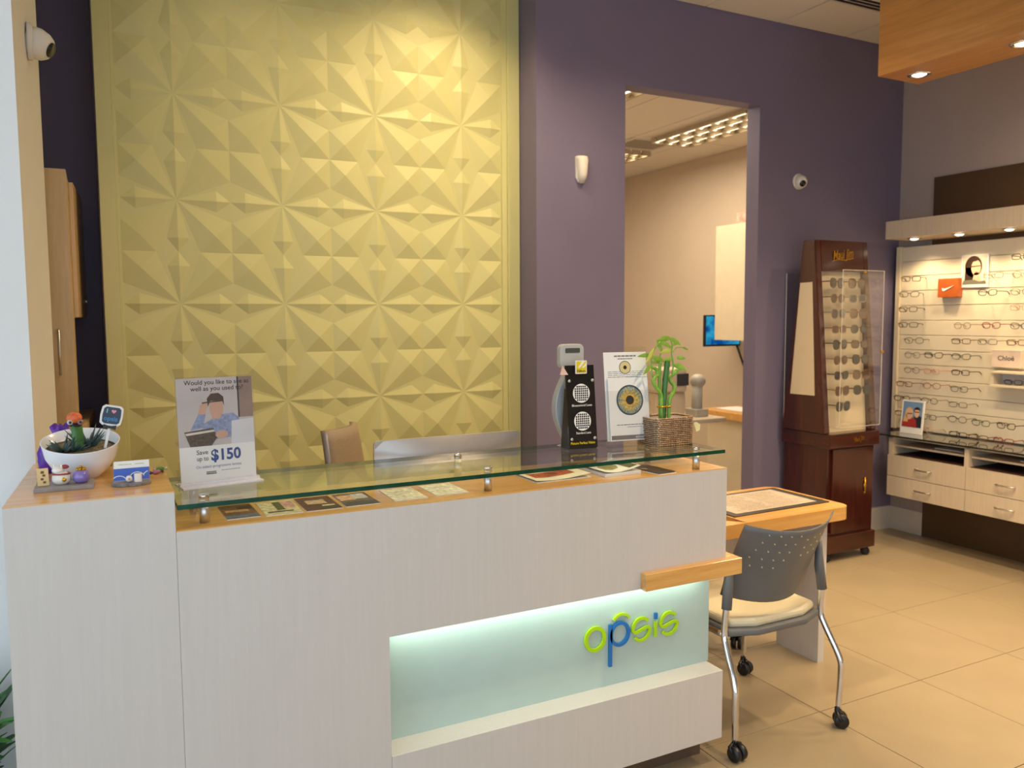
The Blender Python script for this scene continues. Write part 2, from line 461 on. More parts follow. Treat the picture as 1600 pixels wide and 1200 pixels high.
MB(T).box(xo+0.001, xr-0.004, DY, 2.30, zb, 0.344).build('ledge', m_white_lam, t, bevel=0.001, seg=1)
MB(T).box(xo+0.001, 1.927, 2.218, 2.228, 0.344, 0.695).build('frosted_panel', m_frost, t)
MB(T).box(xo, xr-0.03, 2.228, 2.30, 0.344, 0.695).build('back_panel', m_white_lam, t)
MB(T).box(-0.15, 1.895, 2.218, 2.5, 0.0, zb).build('plinth', mat('plinth_brown', (96, 76, 58), 0.5), t)
MB(T).box(xo+0.02, xr-0.02, 2.165, 2.195, 0.689, 0.695).build('light_strip', m_emit_led, t)
MB(T).box(1.560, 1.972, 2.100, 2.14, 0.694, 0.751).box(1.9235, 1.972, 2.14, 2.42, 0.694, 0.751).build('wood_rail', m_wood, t, bevel=0.0015, seg=1)
area((1.3, 2.180, 0.687), (0.16, 0, 0), 1.16, 0.025, 1.0, (0.86, 1.0, 0.84))
# staff worktop behind the counter
MB(T).box(-0.10, 1.925, 2.501, 3.05, 0.70, 0.735).build('staff_worktop', m_wood, t)
MB(T).box(0.0, 0.03, 2.52, 3.0, 0, 0.70).build('worktop_end', m_white_lam, t)
MB(T).box(1.60, 1.63, 2.52, 3.0, 0, 0.70).build('worktop_end', m_white_lam, t)

# letters of the sign on the frosted glass
def arc(cx, cy, rx, ry, a0, a1, n=24, sk=0.0):
    out = []
    for i in range(n+1):
        a = math.radians(a0 + (a1-a0)*i/n); x = rx*math.cos(a); y = ry*math.sin(a)
        out.append((cx+x+sk*y, cy+y))
    return out
t = thing('logo_sign', 'raised lime and blue opsis lettering on the frosted glass', 'sign', (1.585, 2.217, 0.41))
m_lime = mat('lime_acrylic', (176, 214, 20), 0.3, var=0.02); m_blue = mat('blue_acrylic', (20, 110, 180), 0.3, var=0.02)
def L(pieces, m_):
    mb = MB(FRONT((-1.585, 0, -0.41)))
    for pts, w, closed in pieces: mb.ribbon(pts, w, 0.0005, 0.009, closed)
    return mb.build('letter', m_, t)
zc0 = 0.519
L([(arc(1.436, zc0, 0.036, 0.038, 0, 345, 30), 0.0125, False), (arc(1.436, zc0, 0.036, 0.038, 345, 360, 3), 0.0125, False)], m_lime)
L([(arc(1.535, zc0, 0.036, 0.038, 0, 360, 36), 0.0115, False), ([(1.497, 0.558), (1.497, 0.412)], 0.0115, False)], m_blue)
L([(arc(1.541, zc0-0.012, 0.052, 0.080, 128, 52, 14), 0.0085, False)], m_lime)
def ess(cx, w=0.0105):
    up = arc(cx, zc0, 0.036, 0.039, 42, 178, 20); lo = arc(cx, zc0, 0.036, 0.039, -2, -138, 20)
    return [(up + [(cx-0.030, zc0-0.007), (cx-0.018, zc0-0.008), (cx, zc0-0.002), (cx+0.020, zc0+0.004), (cx+0.031, zc0+0.003)] + lo, w, False)]
L(ess(1.624), m_lime)
L([([(1.684, 0.536), (1.684, 0.482)], 0.0105, False)], m_lime)
L([([(1.686, 0.566), (1.686, 0.544)], 0.0105, False)], m_blue)
L(ess(1.742), m_lime)

# glass shelf on steel standoffs
t = thing('glass_shelf', 'long clear glass shelf with green edge on steel standoffs above the counter', 'shelf', (1.03, 2.32, zc_))
T = loc_T(t)
gx0, gx1, gy0, gy1, gz0, gz1 = 0.157, 1.910, 2.126, 2.515, 1.121, 1.133
MB(T).box(gx0+0.0012, gx1-0.0012, gy0+0.0012, gy1-0.0012, gz0, gz1).build('pane', m_glass, t)
mb = MB(T); mb.box(gx0, gx1, gy0, gy0+0.0011, gz0, gz1).box(gx0, gx1, gy1-0.0011, gy1, gz0, gz1)
mb.box(gx0, gx0+0.0011, gy0+0.0011, gy1-0.0011, gz0, gz1).box(gx1-0.0011, gx1, gy0+0.0011, gy1-0.0011, gz0, gz1)
mb.build('polished_edge', m_glass_edge, t)
for x, y in ((0.226, 2.19), (1.035, 2.19), (1.815, 2.165), (0.226, 2.455), (1.050, 2.455), (1.815, 2.44)):
    MB(T).lathe([(0.0125, 0), (0.0125, gz0-zc_)], 20, (x, y, zc_)).build('standoff', m_steel, t)
    MB(T).lathe([(0.0135, 0), (0.0135, 0.007), (0.012, 0.009)], 20, (x, y, gz1)).build('cap', m_chrome, t)

# ------------------------------------------------------------------ cards and leaflets under the glass
def pic_card(name, label, cx, cy, w, d, rz, cols, z=zc_, th=0.0015, cat='card', group=None):
    """flat card with a printed picture made of blotches"""
    t = thing(name, label, cat, (cx, cy, z), rz, group)
    MB().box(-w/2, w/2, -d/2, d/2, 0, th).build('sheet', m_paper, t)
    mb = MB(); mats = []; random.seed(name+label)
    for k, (c, rects) in enumerate(cols):
        mats.append(mat('ink_%d_%d_%d' % c, c, 0.5, var=0.35, scale=60)); mb.m = k
        for (a, b, e, f) in rects:
            mb.flat([(-w/2+a*w, -d/2+e*d), (-w/2+b*w, -d/2+e*d), (-w/2+b*w, -d/2+f*d), (-w/2+a*w, -d/2+f*d)], th+0.0002+0.0001*k)
    mb.keep = True
    mb.build('print', mats, t)
    return t
g = 'postcards under the glass shelf'
pic_card('postcard', 'brown and blue street postcard beside the left front standoff', 0.322, 2.268, 0.086, 0.165, 0.02,
         [((120, 88, 66), [(0,1,0,1)]), ((96, 120, 140), [(0,1,.05,.22)]), ((186, 150, 110), [(.1,.8,.45,.6)]), ((70, 50, 44), [(.5,.95,.6,.85)])], group=g)
pic_card('postcard', 'cream and green postcard, second from the left under the glass', 0.428, 2.262, 0.098, 0.170, 0.0,
         [((214, 204, 160), [(0,1,0,1)]), ((88, 96, 60), [(.4,.62,.3,.9)]), ((206, 160, 150), [(.64,.95,.4,.9)]), ((70, 70, 66), [(.1,.8,.16,.24)])], group=g)
pic_card('postcard', 'dark plum postcard with pale figure, third from the left under the glass', 0.535, 2.262, 0.098, 0.170, 0.0,
         [((96, 62, 60), [(0,1,0,1)]), ((206, 178, 150), [(.2,.75,.45,.75)]), ((62, 66, 48), [(.4,1,.04,.22)]), ((226, 214, 190), [(.55,.9,.25,.33)])], group=g)
pic_card('postcard', 'grey and peach postcard, fourth from the left under the glass', 0.645, 2.264, 0.098, 0.165, 0.0,
         [((112, 96, 88), [(0,1,0,1)]), ((216, 176, 148), [(.05,.5,.45,.85)]), ((196, 196, 200), [(.5,.9,.5,.9)]), ((74, 78, 84), [(0,1,.02,.3)])], group=g)
g2 = 'white note cards under the glass'
pic_card('note_card', 'cream written note card beside the grey and peach postcard', 0.790, 2.262, 0.100, 0.160, -0.02,
         [((232, 222, 200), [(0,1,0,1)]), ((170, 160, 160), [(.1,.6,.7,.73),(.1,.8,.6,.62),(.1,.7,.5,.52)])], group=g2)
pic_card('note_card', 'cream written note card farthest right, near the middle standoff', 0.921, 2.270, 0.104, 0.155, 0.0,
         [((236, 226, 204), [(0,1,0,1)]), ((176, 168, 168), [(.15,.7,.7,.73),(.15,.8,.6,.62)])], group=g2)
# folded leaflet, booklet and dark brochure on the counter
def booklet(name, label, cx, cy, w, d, rz, th, curl, cover, spots):
    t = thing(name, label, 'leaflet', (cx, cy, zc_), rz)
    MB().box(-w/2, w/2, -d/2, d/2, 0, th).build('pages', m_paper, t)
    n = 8; vs = []; fs = []
    for i in range(n+1):
        x = -w/2 + w*i/n; z = th + 0.0006 + curl*(abs(i/n-0.35)**1.6)
        vs += [(x, -d/2, z), (x, d/2, z)]
    fs = [(2*i, 2*i+2, 2*i+3, 2*i+1) for i in range(n)]
    mb = MB(); mb.add(vs, fs, True); mb.add([(x, y, z+0.0008) for x, y, z in vs], fs, True)
    cv = mb.build('cover', cover, t)
    mb = MB(); mats = []
    for k, (c, pts) in enumerate(spots):
        mats.append(mat('ink_%d_%d_%d' % c, c, 0.5, var=0.35, scale=60)); mb.m = k
        pp = []
        for a, b in pts:
            z = th + 0.0018 + 0.0002*k + curl*(abs(a-0.35)**1.6); pp.append((-w/2+a*w, -d/2+b*d, z))
        mb.add(pp, [tuple(range(len(pp)))])
    mb.keep = True
    mb.build('print', mats, t)
booklet('leaflet', 'cream folded leaflet with red brown picture under the glass', 1.318, 2.288, 0.205, 0.145, 0.02, 0.002, 0.02, mat('cream_paper', (232, 224, 200), 0.5),
        [((170, 84, 52), [(.12,.35),(.35,.35),(.6,.35),(.85,.35),(.85,.85),(.6,.85),(.35,.85),(.12,.85)]), ((110, 60, 44), [(.35,.5),(.6,.5),(.6,.72),(.35,.72)])])
booklet('booklet', 'thick white booklet with green cover picture under the glass', 1.528, 2.272, 0.145, 0.165, 0.03, 0.011, 0.03, m_paper,
        [((150, 146, 92), [(.25,.3),(.4,.25),(.6,.3),(.7,.5),(.6,.7),(.4,.75),(.25,.6)]), ((96, 100, 60), [(.75,.1),(.98,.1),(.98,.9),(.75,.9)])])
booklet('brochure', 'dark brown brochure lying below the right end of the glass', 1.668, 2.225, 0.075, 0.170, 0.08, 0.002, 0.004, mat('dark_brochure', (70, 58, 48), 0.35),
        [((150, 120, 104), [(.1,.5),(.4,.5),(.4,.62),(.1,.62)])])

# ------------------------------------------------------------------ acrylic sign with the offer
t = thing('sign_holder', 'clear acrylic sign holder with save up to $150 poster', 'sign', (0.288, 2.365, gz1), math.radians(9))
lean = RX(-0.07)
w, h = 0.206, 0.288
fw = lean @ FRONT((0, 0, 0.006))
MB(fw).prism([(-w/2-0.004, 0), (w/2+0.004, 0), (w/2+0.004, h+0.006), (-w/2-0.004, h+0.006)], 0.0022, 0.0045).build('acrylic_front', m_acry, t)
MB(fw).prism([(-w/2-0.004, 0), (w/2+0.004, 0), (w/2+0.004, h+0.006), (-w/2-0.004, h+0.006)], -0.0045, -0.0022).build('acrylic_back', m_acry, t)
MB().box(-w/2-0.006, w/2+0.006, -0.045, 0.045, 0.0, 0.004).build('foot', mat('acrylic_foot', (226, 222, 226), 0.1, var=0.02, coat=0.5), t)
MB().box(-w/2-0.006, w/2+0.006, -0.012, 0.009, 0.004, 0.010).build('foot_lip', mat('acrylic_foot', (226, 222, 226), 0.1), t)
pst = MB(fw).prism([(-w/2, 0.002), (w/2, 0.002), (w/2, h+0.002), (-w/2, h+0.002)], -0.0006, 0.0006).build('poster', m_paper, t)
pm = [mat('poster_wall', (196, 186, 184), 0.6), mat('poster_door', (146, 122, 112), 0.6, var=0.15), mat('poster_shirt', (140, 152, 186), 0.6, var=0.25, scale=120), mat('poster_skin', (206, 162, 140), 0.6),
      mat('poster_hair', (74, 56, 46), 0.6), mat('poster_news', (84, 70, 60), 0.6, var=0.5, scale=150), mat('poster_laptop', (214, 212, 216), 0.5), m_ink, mat('poster_blue', (34, 74, 142), 0.5), mat('poster_text', (120, 132, 176), 0.6), mat('poster_newsline', (220, 210, 196), 0.6)]
mb = MB(fw @ TR(-w/2, 0.002, 0.0008)); U = lambda pts: [(x*w, y*h) for x, y in pts]
mb.m = 0; mb.flat(U([(0,.345),(1,.345),(1,1),(0,1)]), 0)
mb.m = 1; mb.flat(U([(.80,.60),(1,.60),(1,1),(.80,1)]), .0001)
mb.m = 7; mb.flat(U([(.795,.6),(.815,.6),(.815,1),(.795,1)]), .00015)
mb.m = 2; mb.flat(U([(.15,.50),(.27,.66),(.36,.645),(.33,.56),(.48,.615),(.58,.64),(.72,.65),(.80,.60),(.82,.42),(.45,.40),(.30,.52)]), .0002)
mb.m = 3; mb.flat(U([(.26,.655),(.29,.74),(.36,.77),(.40,.74),(.37,.69),(.36,.645)]), .00025)
mb.ell(.505*w, .70*h, .092*w, .095*h, .00025); mb.flat(U([(.44,.60),(.55,.60),(.58,.655),(.44,.655)]), .00022)
mb.ell(.56*w, .445*h, .085*w, .038*h, .00045)
mb.m = 4; mb.flat(U([(.395,.72),(.385,.80),(.44,.845),(.54,.85),(.605,.81),(.61,.72),(.585,.77),(.43,.775)]), .0003)
mb.flat(U([(.32,.765),(.40,.77),(.60,.775),(.60,.765),(.40,.758),(.32,.752)]), .00035)
mb.m = 6; mb.flat(U([(.68,.345),(1,.345),(1,.585),(.70,.57)]), .0004)
mb.m = 5; mb.flat(U([(.07,.49),(.45,.515),(.50,.42),(.42,.345),(.14,.345)]), .00035)
mb.m = 10; mb.flat(U([(.08,.476),(.455,.496),(.47,.478),(.10,.455)]), .0004)
mb.m = 7; put_text(mb, 'Would you like to see as', .53*w, .955*h, .062*h, .0005, .86*w, 0.006)
put_text(mb, 'well as you used to?', .53*w, .895*h, .062*h, .0005, .70*w, 0.006)
put_text(mb, 'Save', .29*w, .285*h, .062*h, .0005, .15*w, 0.004); put_text(mb, 'up to', .29*w, .225*h, .062*h, .0005, .15*w, 0.004)
mb.m = 8; put_text(mb, '$150', .60*w, .245*h, .15*h, .0005, .40*w, 0.03)
mb.m = 9; put_text(mb, 'On select progressive lenses', .50*w, .145*h, .040*h, .0005, .60*w)
mb.m = 7; dashes(mb, .33*w, .46*w, .092*h, .008*h, .0005, 2); dashes(mb, .33*w, .46*w, .076*h, .012*h, .0005, 3); mb.m = 9; dashes(mb, .53*w, .78*w, .098*h, .006*h, .0005, 4)
mb.keep = True
pp = mb.build('poster_print', pm, t)

# ------------------------------------------------------------------ black lens demonstration panel and grey meter
t = thing('lens_display', 'leaning black lens display panel with two white grids', 'display', (1.492, 2.395, gz1), math.radians(-4))
w, h = 0.110, 0.290
bw = RX(-0.10) @ FRONT((0, -0.02, 0))
MB(bw).prism([(-w/2, 0.002), (w/2, 0.002), (w/2-0.002, h), (-w/2-0.002, h)], -0.004, 0.004).build('panel', mat('gloss_black', (12, 12, 13), 0.12, var=0.02), t)
MB().add([(-w/2, -0.016, 0.0), (w/2, -0.016, 0.0), (w/2, 0.045, 0.0), (-w/2, 0.045, 0.0), (-w/2, 0.008, 0.21), (w/2, 0.008, 0.21), (w/2, 0.016, 0.21), (-w/2, 0.016, 0.21)],
         [(0,1,2,3),(4,5,6,7),(0,4,5,1),(1,5,6,2),(2,6,7,3),(3,7,4,0)]).build('foot', m_black, t)
mb = MB(bw); mats = [m_paper, mat('gloss_black', (12, 12, 13)), mat('yellow_ink', (232, 206, 20), 0.4)]
for cy in (0.192, 0.095):
    mb.m = 0; mb.ell(0.0, cy, 0.033, 0.033, 0.0044, 32)
    mb.m = 1
    for a in range(-4, 5):
        for b in range(-4, 5):
            x, y = a*0.0078, b*0.0078
            if math.hypot(x, y) < 0.0305: mb.flat([(x-.0028, cy+y-.0028), (x+.0028, cy+y-.0028), (x+.0028, cy+y+.0028), (x-.0028, cy+y+.0028)], 0.0048)
mb.m = 0; put_text(mb, 'Bluecontrol Lens', 0.0, 0.150, 0.011, 0.0046, 0.078, 0.01); put_text(mb, 'Standard Lens', 0.002, 0.054, 0.011, 0.0046, 0.058, 0.01)
mb.m = 2; put_text(mb, 'Picture Perfect Vision', -0.002, 0.019, 0.0125, 0.0046, 0.095, 0.012)
mb.keep = True
mb.build('print', mats, t)
for x, y in ((-0.045, 0.236), (0.045, 0.236), (-0.045, 0.034), (0.045, 0.034)):
    MB(bw).lathe([(0.0055, 0.004), (0.0055, 0.007), (0.003, 0.008)], 12, (x, y, 0)).build('screw', m_steel, t)
tg = thing('yellow_tag', 'small square yellow and white tag on top of the black panel', 'tag', (1.487, 2.385, gz1+0.262), math.radians(-4))
bt = FRONT((0, 0, 0))
MB(bt).prism(rrect(-0.022, 0.022, 0, 0.046, 0.003), -0.0015, 0.0015).build('plate', m_paper, tg)
mb = MB(bt); mb.m = 0; mb.flat([(-.019, .003), (.019, .003), (.019, .043), (-.019, .043)], .0018)
mb.m = 1; mb.flat([(-.006, .020), (.014, .043), (.003, .043), (-.013, .022)], .0021); mb.flat([(.002, .020), (.019, .038), (.019, .028), (.008, .020)], .0021)
mb.m = 2; put_text(mb, 'Nikon', 0, .0095, .013, .0022, .032, .02)
mb.keep = True; mb.build('print', [mat('yellow_ink', (232, 206, 20)), m_paper, m_ink], tg)
tr_ = MB(FRONT((1.398, 2.375, gz1+0.258)) @ RZ(0.1)).prism([(0.0, 0.004), (0.030, 0.0), (0.012, 0.032)], -0.003, 0.003).build('pink_triangle', mat('pink_card', (236, 196, 180), 0.5))
tag(tr_, 'small pale pink triangle beside the top of the black panel', 'ornament')
t = thing('digital_meter', 'pale grey handheld meter with dark screen behind the black panel', 'meter', (1.500, 2.455, gz1), math.radians(-4))
prof = [(0.0, -0.078, ), ]
pts = [(0.050*math.sin(PI*i/16)*(1.0) + 0.024, 0.005 + 0.265*i/16) for i in range(17)]
MB(FRONT((0, 0.012, 0))).prism([(-0.055, 0.0), (0.055, 0.0)] + [(p[0], p[1]) for p in pts] + [(-p[0], p[1]) for p in pts[::-1]], -0.018, 0.018).build('body', mat('silver_plastic', (176, 180, 182), 0.35, 0.2), t, bevel=0.003)
MB(FRONT((-0.010, 0.004, 0.278))).prism(rrect(-0.047, 0.047, 0, 0.085, 0.018), -0.016, 0.012).build('head', mat('pale_grey_plastic', (186, 184, 178), 0.4), t, bevel=0.003)
MB(FRONT((-0.010, 0.004, 0.278))).prism(rrect(-0.027, 0.030, 0.054, 0.071, 0.003), 0.012, 0.0135).build('screen', mat('lcd_dark', (72, 76, 68), 0.25), t)

# ------------------------------------------------------------------ eye stand
t = thing('brochure_stand', 'tall clear acrylic stand with a large printed eye', 'stand', (1.672, 2.368, gz1), math.radians(-6))
w, h = 0.180, 0.345
ew = RX(-0.12) @ FRONT((0, -0.015, 0.006))
MB(ew).prism([(-w/2, 0), (w/2, 0), (w/2, h), (-w/2, h)], -0.004, -0.002).build('acrylic_back', m_acry, t)
MB(ew).prism([(-w/2, 0), (w/2, 0), (w/2, 0.19), (-w/2, 0.19)], 0.012, 0.0135).build('acrylic_pocket', m_acry, t)
for sx in (-1, 1):
    MB(ew).prism([(sx*w/2-0.001, 0), (sx*w/2+0.001, 0), (sx*w/2+0.001, 0.19), (sx*w/2-0.001, 0.19)], -0.002, 0.012).build('acrylic_side', m_acry, t)
MB().box(-w/2, w/2, -0.03, 0.08, 0, 0.004).build('foot', m_acry, t)
MB(ew).prism([(-w/2+0.004, 0.012), (w/2-0.004, 0.012), (w/2-0.004, h-0.018), (-w/2+0.004, h-0.018)], -0.001, 0.0).build('sheet', m_paper, t)
MB(ew).prism([(-w/2+0.012, 0.012), (w/2-0.008, 0.012), (w/2-0.008, 0.235), (-w/2+0.012, 0.235)], 0.004, 0.009).build('brochures', m_paper, t)
iris = [mat('iris_rim', (52, 66, 78), 0.5, var=0.2, scale=90), mat('iris_outer', (118, 140, 140), 0.5, var=0.4, scale=120), mat('iris_mid', (190, 184, 112), 0.5, var=0.4, scale=140),
        mat('iris_in', (222, 172, 52), 0.5, var=0.4, scale=140), mat('pupil', (34, 34, 38), 0.4), mat('small_iris', (214, 196, 140), 0.5), m_ink, mat('print_grey', (120, 112, 116), 0.5), m_paper]
def eye(mb, cx, cy, R, z, small=False):
    mb.m = 0; mb.ell(cx, cy, R, R, z, 40)
    mb.m = 5 if small else 1; mb.ell(cx, cy, R*0.90, R*0.90, z+.0002, 40)
    rnd = random.Random(3)
    if not small:
        for k, (mi, r0, r1, n) in enumerate(((2, .25, .90, 40), (3, .25, .80, 30))):
            mb.m = mi
            for i in range(n):
                a = 2*PI*(i+rnd.random()*0.6)/n; da = PI/n*0.75; r = R*(r1-rnd.random()*0.16)
                mb.flat([(cx+R*r0*math.cos(a-da), cy+R*r0*math.sin(a-da)), (cx+r*math.cos(a-da*.5), cy+r*math.sin(a-da*.5)), (cx+r*math.cos(a+da*.5), cy+r*math.sin(a+da*.5)), (cx+R*r0*math.cos(a+da), cy+R*r0*math.sin(a+da))], z+.0003+.0001*k)
        mb.m = 3; mb.ell(cx, cy, R*.40, R*.40, z+.0005, 30)
    mb.m = 4; mb.ell(cx, cy, R*.30, R*.30, z+.0006, 30)
mb = MB(ew); eye(mb, 0.006, 0.155, 0.054, 0.0094); eye(mb, -0.002, 0.272, 0.0235, 0.0004, True)
mb.m = 7; dashes(mb, -.044, .044, 0.313, 0.005, 0.0005, 5); dashes(mb, -.030, .030, 0.303, 0.0035, 0.0005, 6)
for k in range(4): dashes(mb, -.072, .078-.03*(k == 0), .239+k*.0062, .0016, .0005, 10+k)
dashes(mb, -.05, .065, 0.068, 0.003, 0.0094, 7); dashes(mb, -.01, .05, 0.060, 0.002, 0.0094, 8)
mb.flat([(-.074, .016), (.080, .016), (.080, .031), (-.074, .031)], .0094)
mb.m = 8; put_text(mb, 'RODENSTOCK', 0.050, 0.0225, 0.010, 0.0097, 0.055, 0.012)
mb.keep = True; mb.build('print', iris, t)

# ------------------------------------------------------------------ woven basket with lucky bamboo
t = thing('basket', 'brown woven metallic basket at the right end of the glass shelf', 'basket', (1.815, 2.338, gz1))
m_bask = mat('woven_bronze', (186, 158, 130), 0.35, 0.55, var=0.35, scale=90)
m_bask2 = mat('woven_dark', (96, 76, 60), 0.45, 0.4, var=0.3, scale=90)
bw_, bd_, bh_ = 0.088, 0.058, 0.100
MB().prism(rrect(-bw_+.003, bw_-.003, -bd_+.003, bd_-.003, 0.02), 0.0, bh_-0.006).build('liner', m_bask2, t)
ring = rrect(-bw_, bw_, -bd_, bd_, 0.022, 4)
def along(pts, n):
    seg = [(Vector(pts[i]), Vector(pts[(i+1) % len(pts)])) for i in range(len(pts))]; tot = sum((b-a).length for a, b in seg); out = []
    for k in range(n):
        d = tot*k/n
        for a, b in seg:
            l = (b-a).length
            if d <= l: out.append(a+(b-a)*(d/l if l else 0)); break
            d -= l
    return out
P0 = along(ring, 104)
mb = MB()
for r in range(15):
    z = 0.004 + r*(bh_-0.006)/14
    path = []
    for i, p in enumerate(P0):
        nn = p.normalized(); off = 0.0016*(1 if (i+r) % 2 else -1)
        path.append((p.x+nn.x*off, p.y+nn.y*off, z))
    mb.tube(path, 0.0030, 4, closed=True)
mb.build('weave', m_bask, t, kind='stuff')
mb = MB()
for i in range(0, 104, 2):
    p = P0[i]; mb.tube([(p.x, p.y, 0), (p.x, p.y, bh_)], 0.0015, 4)
mb.build('stakes', m_bask2, t, kind='stuff')
yl = MB(FR((0.088, -0.052, 0.075), (0.8, -0.6, 0), (0, 0, 1))).prism([(0.0, 0.0), (0.010, -0.032), (0.022, -0.026), (0.024, -0.006), (0.010, 0.004)], -0.0008, 0.0008).build('paper_tag', mat('pale_yellow_paper', (236, 220, 150), 0.6), t)
t = thing('lucky_bamboo', 'lucky bamboo with curly stalks growing in the woven basket', 'plant', (1.815, 2.338, gz1+bh_-0.006))
m_bam = mat('bamboo_green', (122, 168, 60), 0.35, var=0.2, scale=30); m_bamd = mat('bamboo_dark', (62, 112, 46), 0.35, var=0.2, scale=30)
m_leaf = mat('bamboo_leaf', (140, 178, 66), 0.4, var=0.25, scale=40); m_leafy = mat('bamboo_leaf_pale', (198, 206, 96), 0.4, var=0.15)
def smooth(path, n=6):
    P = [Vector(p) for p in path]; out = []
    for i in range(len(P)-1):
        p0 = P[max(0,i-1)]; p1 = P[i]; p2 = P[i+1]; p3 = P[min(len(P)-1,i+2)]
        for k in range(n):
            s = k/n
            out.append(0.5*((2*p1)+(p2-p0)*s+(2*p0-5*p1+4*p2-p3)*s*s+(3*p1-p0-3*p2+p3)*s**3))
    out.append(P[-1]); return out
def stalk(path, r, m_):
    pts = smooth(path)
    rr = [r*(1.12 if i % 7 == 0 else 0.96) for i in range(len(pts))]
    return MB().tube(pts, rr, 10).build('stalk', m_, t)
stalk([(-.008,0,-.02),(-.006,0,.06),(-.002,0,.12),(.004,0,.17),(.008,0,.205)], 0.0105, m_bamd)
stalk([(-.020,-.006,-.02),(-.022,-.006,.05),(-.024,-.006,.085),(-.046,-.008,.11),(-.060,-.006,.135),(-.046,0,.150),(-.030,.006,.155),(-.034,.01,.175),(-.052,.006,.182)], 0.0068, m_bam)
stalk([(.010,-.008,-.02),(.012,-.008,.05),(.018,-.008,.075),(.034,-.006,.095),(.038,0,.115),(.026,.004,.130),(.024,.006,.145),(.046,.004,.160),(.056,.002,.172)], 0.0070, m_bam)
stalk([(-.016,.010,-.02),(-.016,.010,.06),(-.020,.010,.14),(-.018,.008,.20)], 0.0058, m_bam)
def tw(path, r=0.0028): return MB().tube(smooth(path), [r]*((len(path)-1)*6+1), 6).build('shoot', m_bam, t)
tw([(-.060,-.004,.150),(-.066,-.004,.19),(-.064,-.004,.225),(-.052,-.004,.250),(-.030,-.004,.272)])
tw([(.030,.002,.150),(.036,.002,.19),(.028,.002,.23),(.030,.002,.262),(.020,.002,.285)])
tw([(.030,.0,.235),(.050,0,.252),(.075,0,.252)], 0.0016)
tw([(-.018,.008,.20),(-.02,.006,.225),(-.014,.004,.24)], 0.002)
def leaf(p, d, l, wd, droop, m_=m_leaf, nm='leaf', par=None, nseg=6, up=(0,0,1)):
    d = Vector(d).normalized(); side = d.cross(Vector(up))
    if side.length < 1e-3: side = Vector((1,0,0))
    side.normalize(); vs = []; p = Vector(p)
    for i in range(nseg+1):
        s = i/nseg; c = p + d*l*s + Vector((0,0,-droop*s*s*l)); ww = wd*math.sin(PI*min(0.97, 0.12+s*0.88))**0.8
        fold = side.cross(d)*(-ww*0.25)
        vs += [c-side*ww-fold*0, c-fold*-1, c+side*ww]
    fs = []
    for i in range(nseg):
        a = 3*i; fs += [(a,a+3,a+4,a+1),(a+1,a+4,a+5,a+2)]
    return MB().add(vs, fs, True).build(nm, m_, par if par is not None else t)
for p, d, l, wd, dr, mm in [((-.052,-.004,.250),(-.6,-.1,-.6),.055,.007,.1,m_leafy), ((-.030,-.004,.272),(1,0,-.1),.05,.006,.3,m_leaf), ((-.064,-.004,.225),(-1,0,.2),.055,.006,.2,m_leaf), ((-.064,-.004,.220),(1,0,-.1),.05,.007,.2,m_leaf),
        ((-.066,-.004,.19),(-.8,-.2,-.3),.04,.008,.3,m_leaf), ((.020,.002,.285),(-1,0,.1),.05,.008,.2,m_leaf), ((.020,.002,.285),(.9,0,-.2),.045,.006,.3,m_leaf), ((.024,.002,.24),(-1,0,.15),.042,.007,.25,m_leafy),
        ((.036,.002,.19),(.8,-.2,-.1),.045,.008,.3,m_leaf), ((.030,.002,.21),(-.9,0,.1),.04,.007,.3,m_leaf), ((.075,0,.252),(1,0,-.2),.025,.003,.2,m_leaf), ((.050,.0,.215),(1,-.2,.1),.03,.006,.2,m_leaf), ((-.014,.004,.24),(-.4,0,.8),.045,.006,.1,m_leaf), ((-.020,.006,.20),(-.9,-.2,.3),.045,.006,.3,m_leaf), ((.056,.002,.172),(.8,0,.3),.03,.006,.3,m_leaf), ((.032,.002,.26),(.7,0,.5),.035,.005,.4,m_leaf)]:
    leaf(p, d, l*1.15, wd*1.35, dr, mm, up=(0, 1, 0.2))
MB().lathe([(0.030, 0.038), (0.032, 0.041), (0.030, 0.044)], 20, (-.006, -.002, 0), 0.55).build('gold_tie', m_gold, t)

# ------------------------------------------------------------------ things on the high end of the desk
ZH = zt
t = thing('bowl', 'white oval ceramic bowl of succulents on the high desk end', 'bowl', (-0.052, 2.44, ZH))
def bowl_fn(p):
    k = max(0.0, p.z/0.10)
    return Vector((p.x, p.y*0.95, p.z + k*(p.y*0.24)))
prof = [(0.0001, 0.0), (0.040, 0.0), (0.044, 0.004), (0.070, 0.030), (0.086, 0.060), (0.094, 0.098), (0.0955, 0.101), (0.092, 0.1005), (0.083, 0.062), (0.066, 0.036), (0.0001, 0.030)]
MB().lathe(prof, 44, (0,0,0), 1, bowl_fn).build('shell', mat('white_ceramic', (238, 240, 244), 0.2, var=0.02, coat=0.4), t)
MB().lathe([(0.0001, 0.080), (0.05, 0.082), (0.087, 0.078)], 30, (0,0,0), 1, bowl_fn).build('gravel', mat('gravel', (120, 106, 78), 0.9, var=0.6, scale=150, bump=1.0), t, kind='stuff')
m_succ = mat('succulent', (58, 78, 76), 0.45, var=0.3, scale=50)
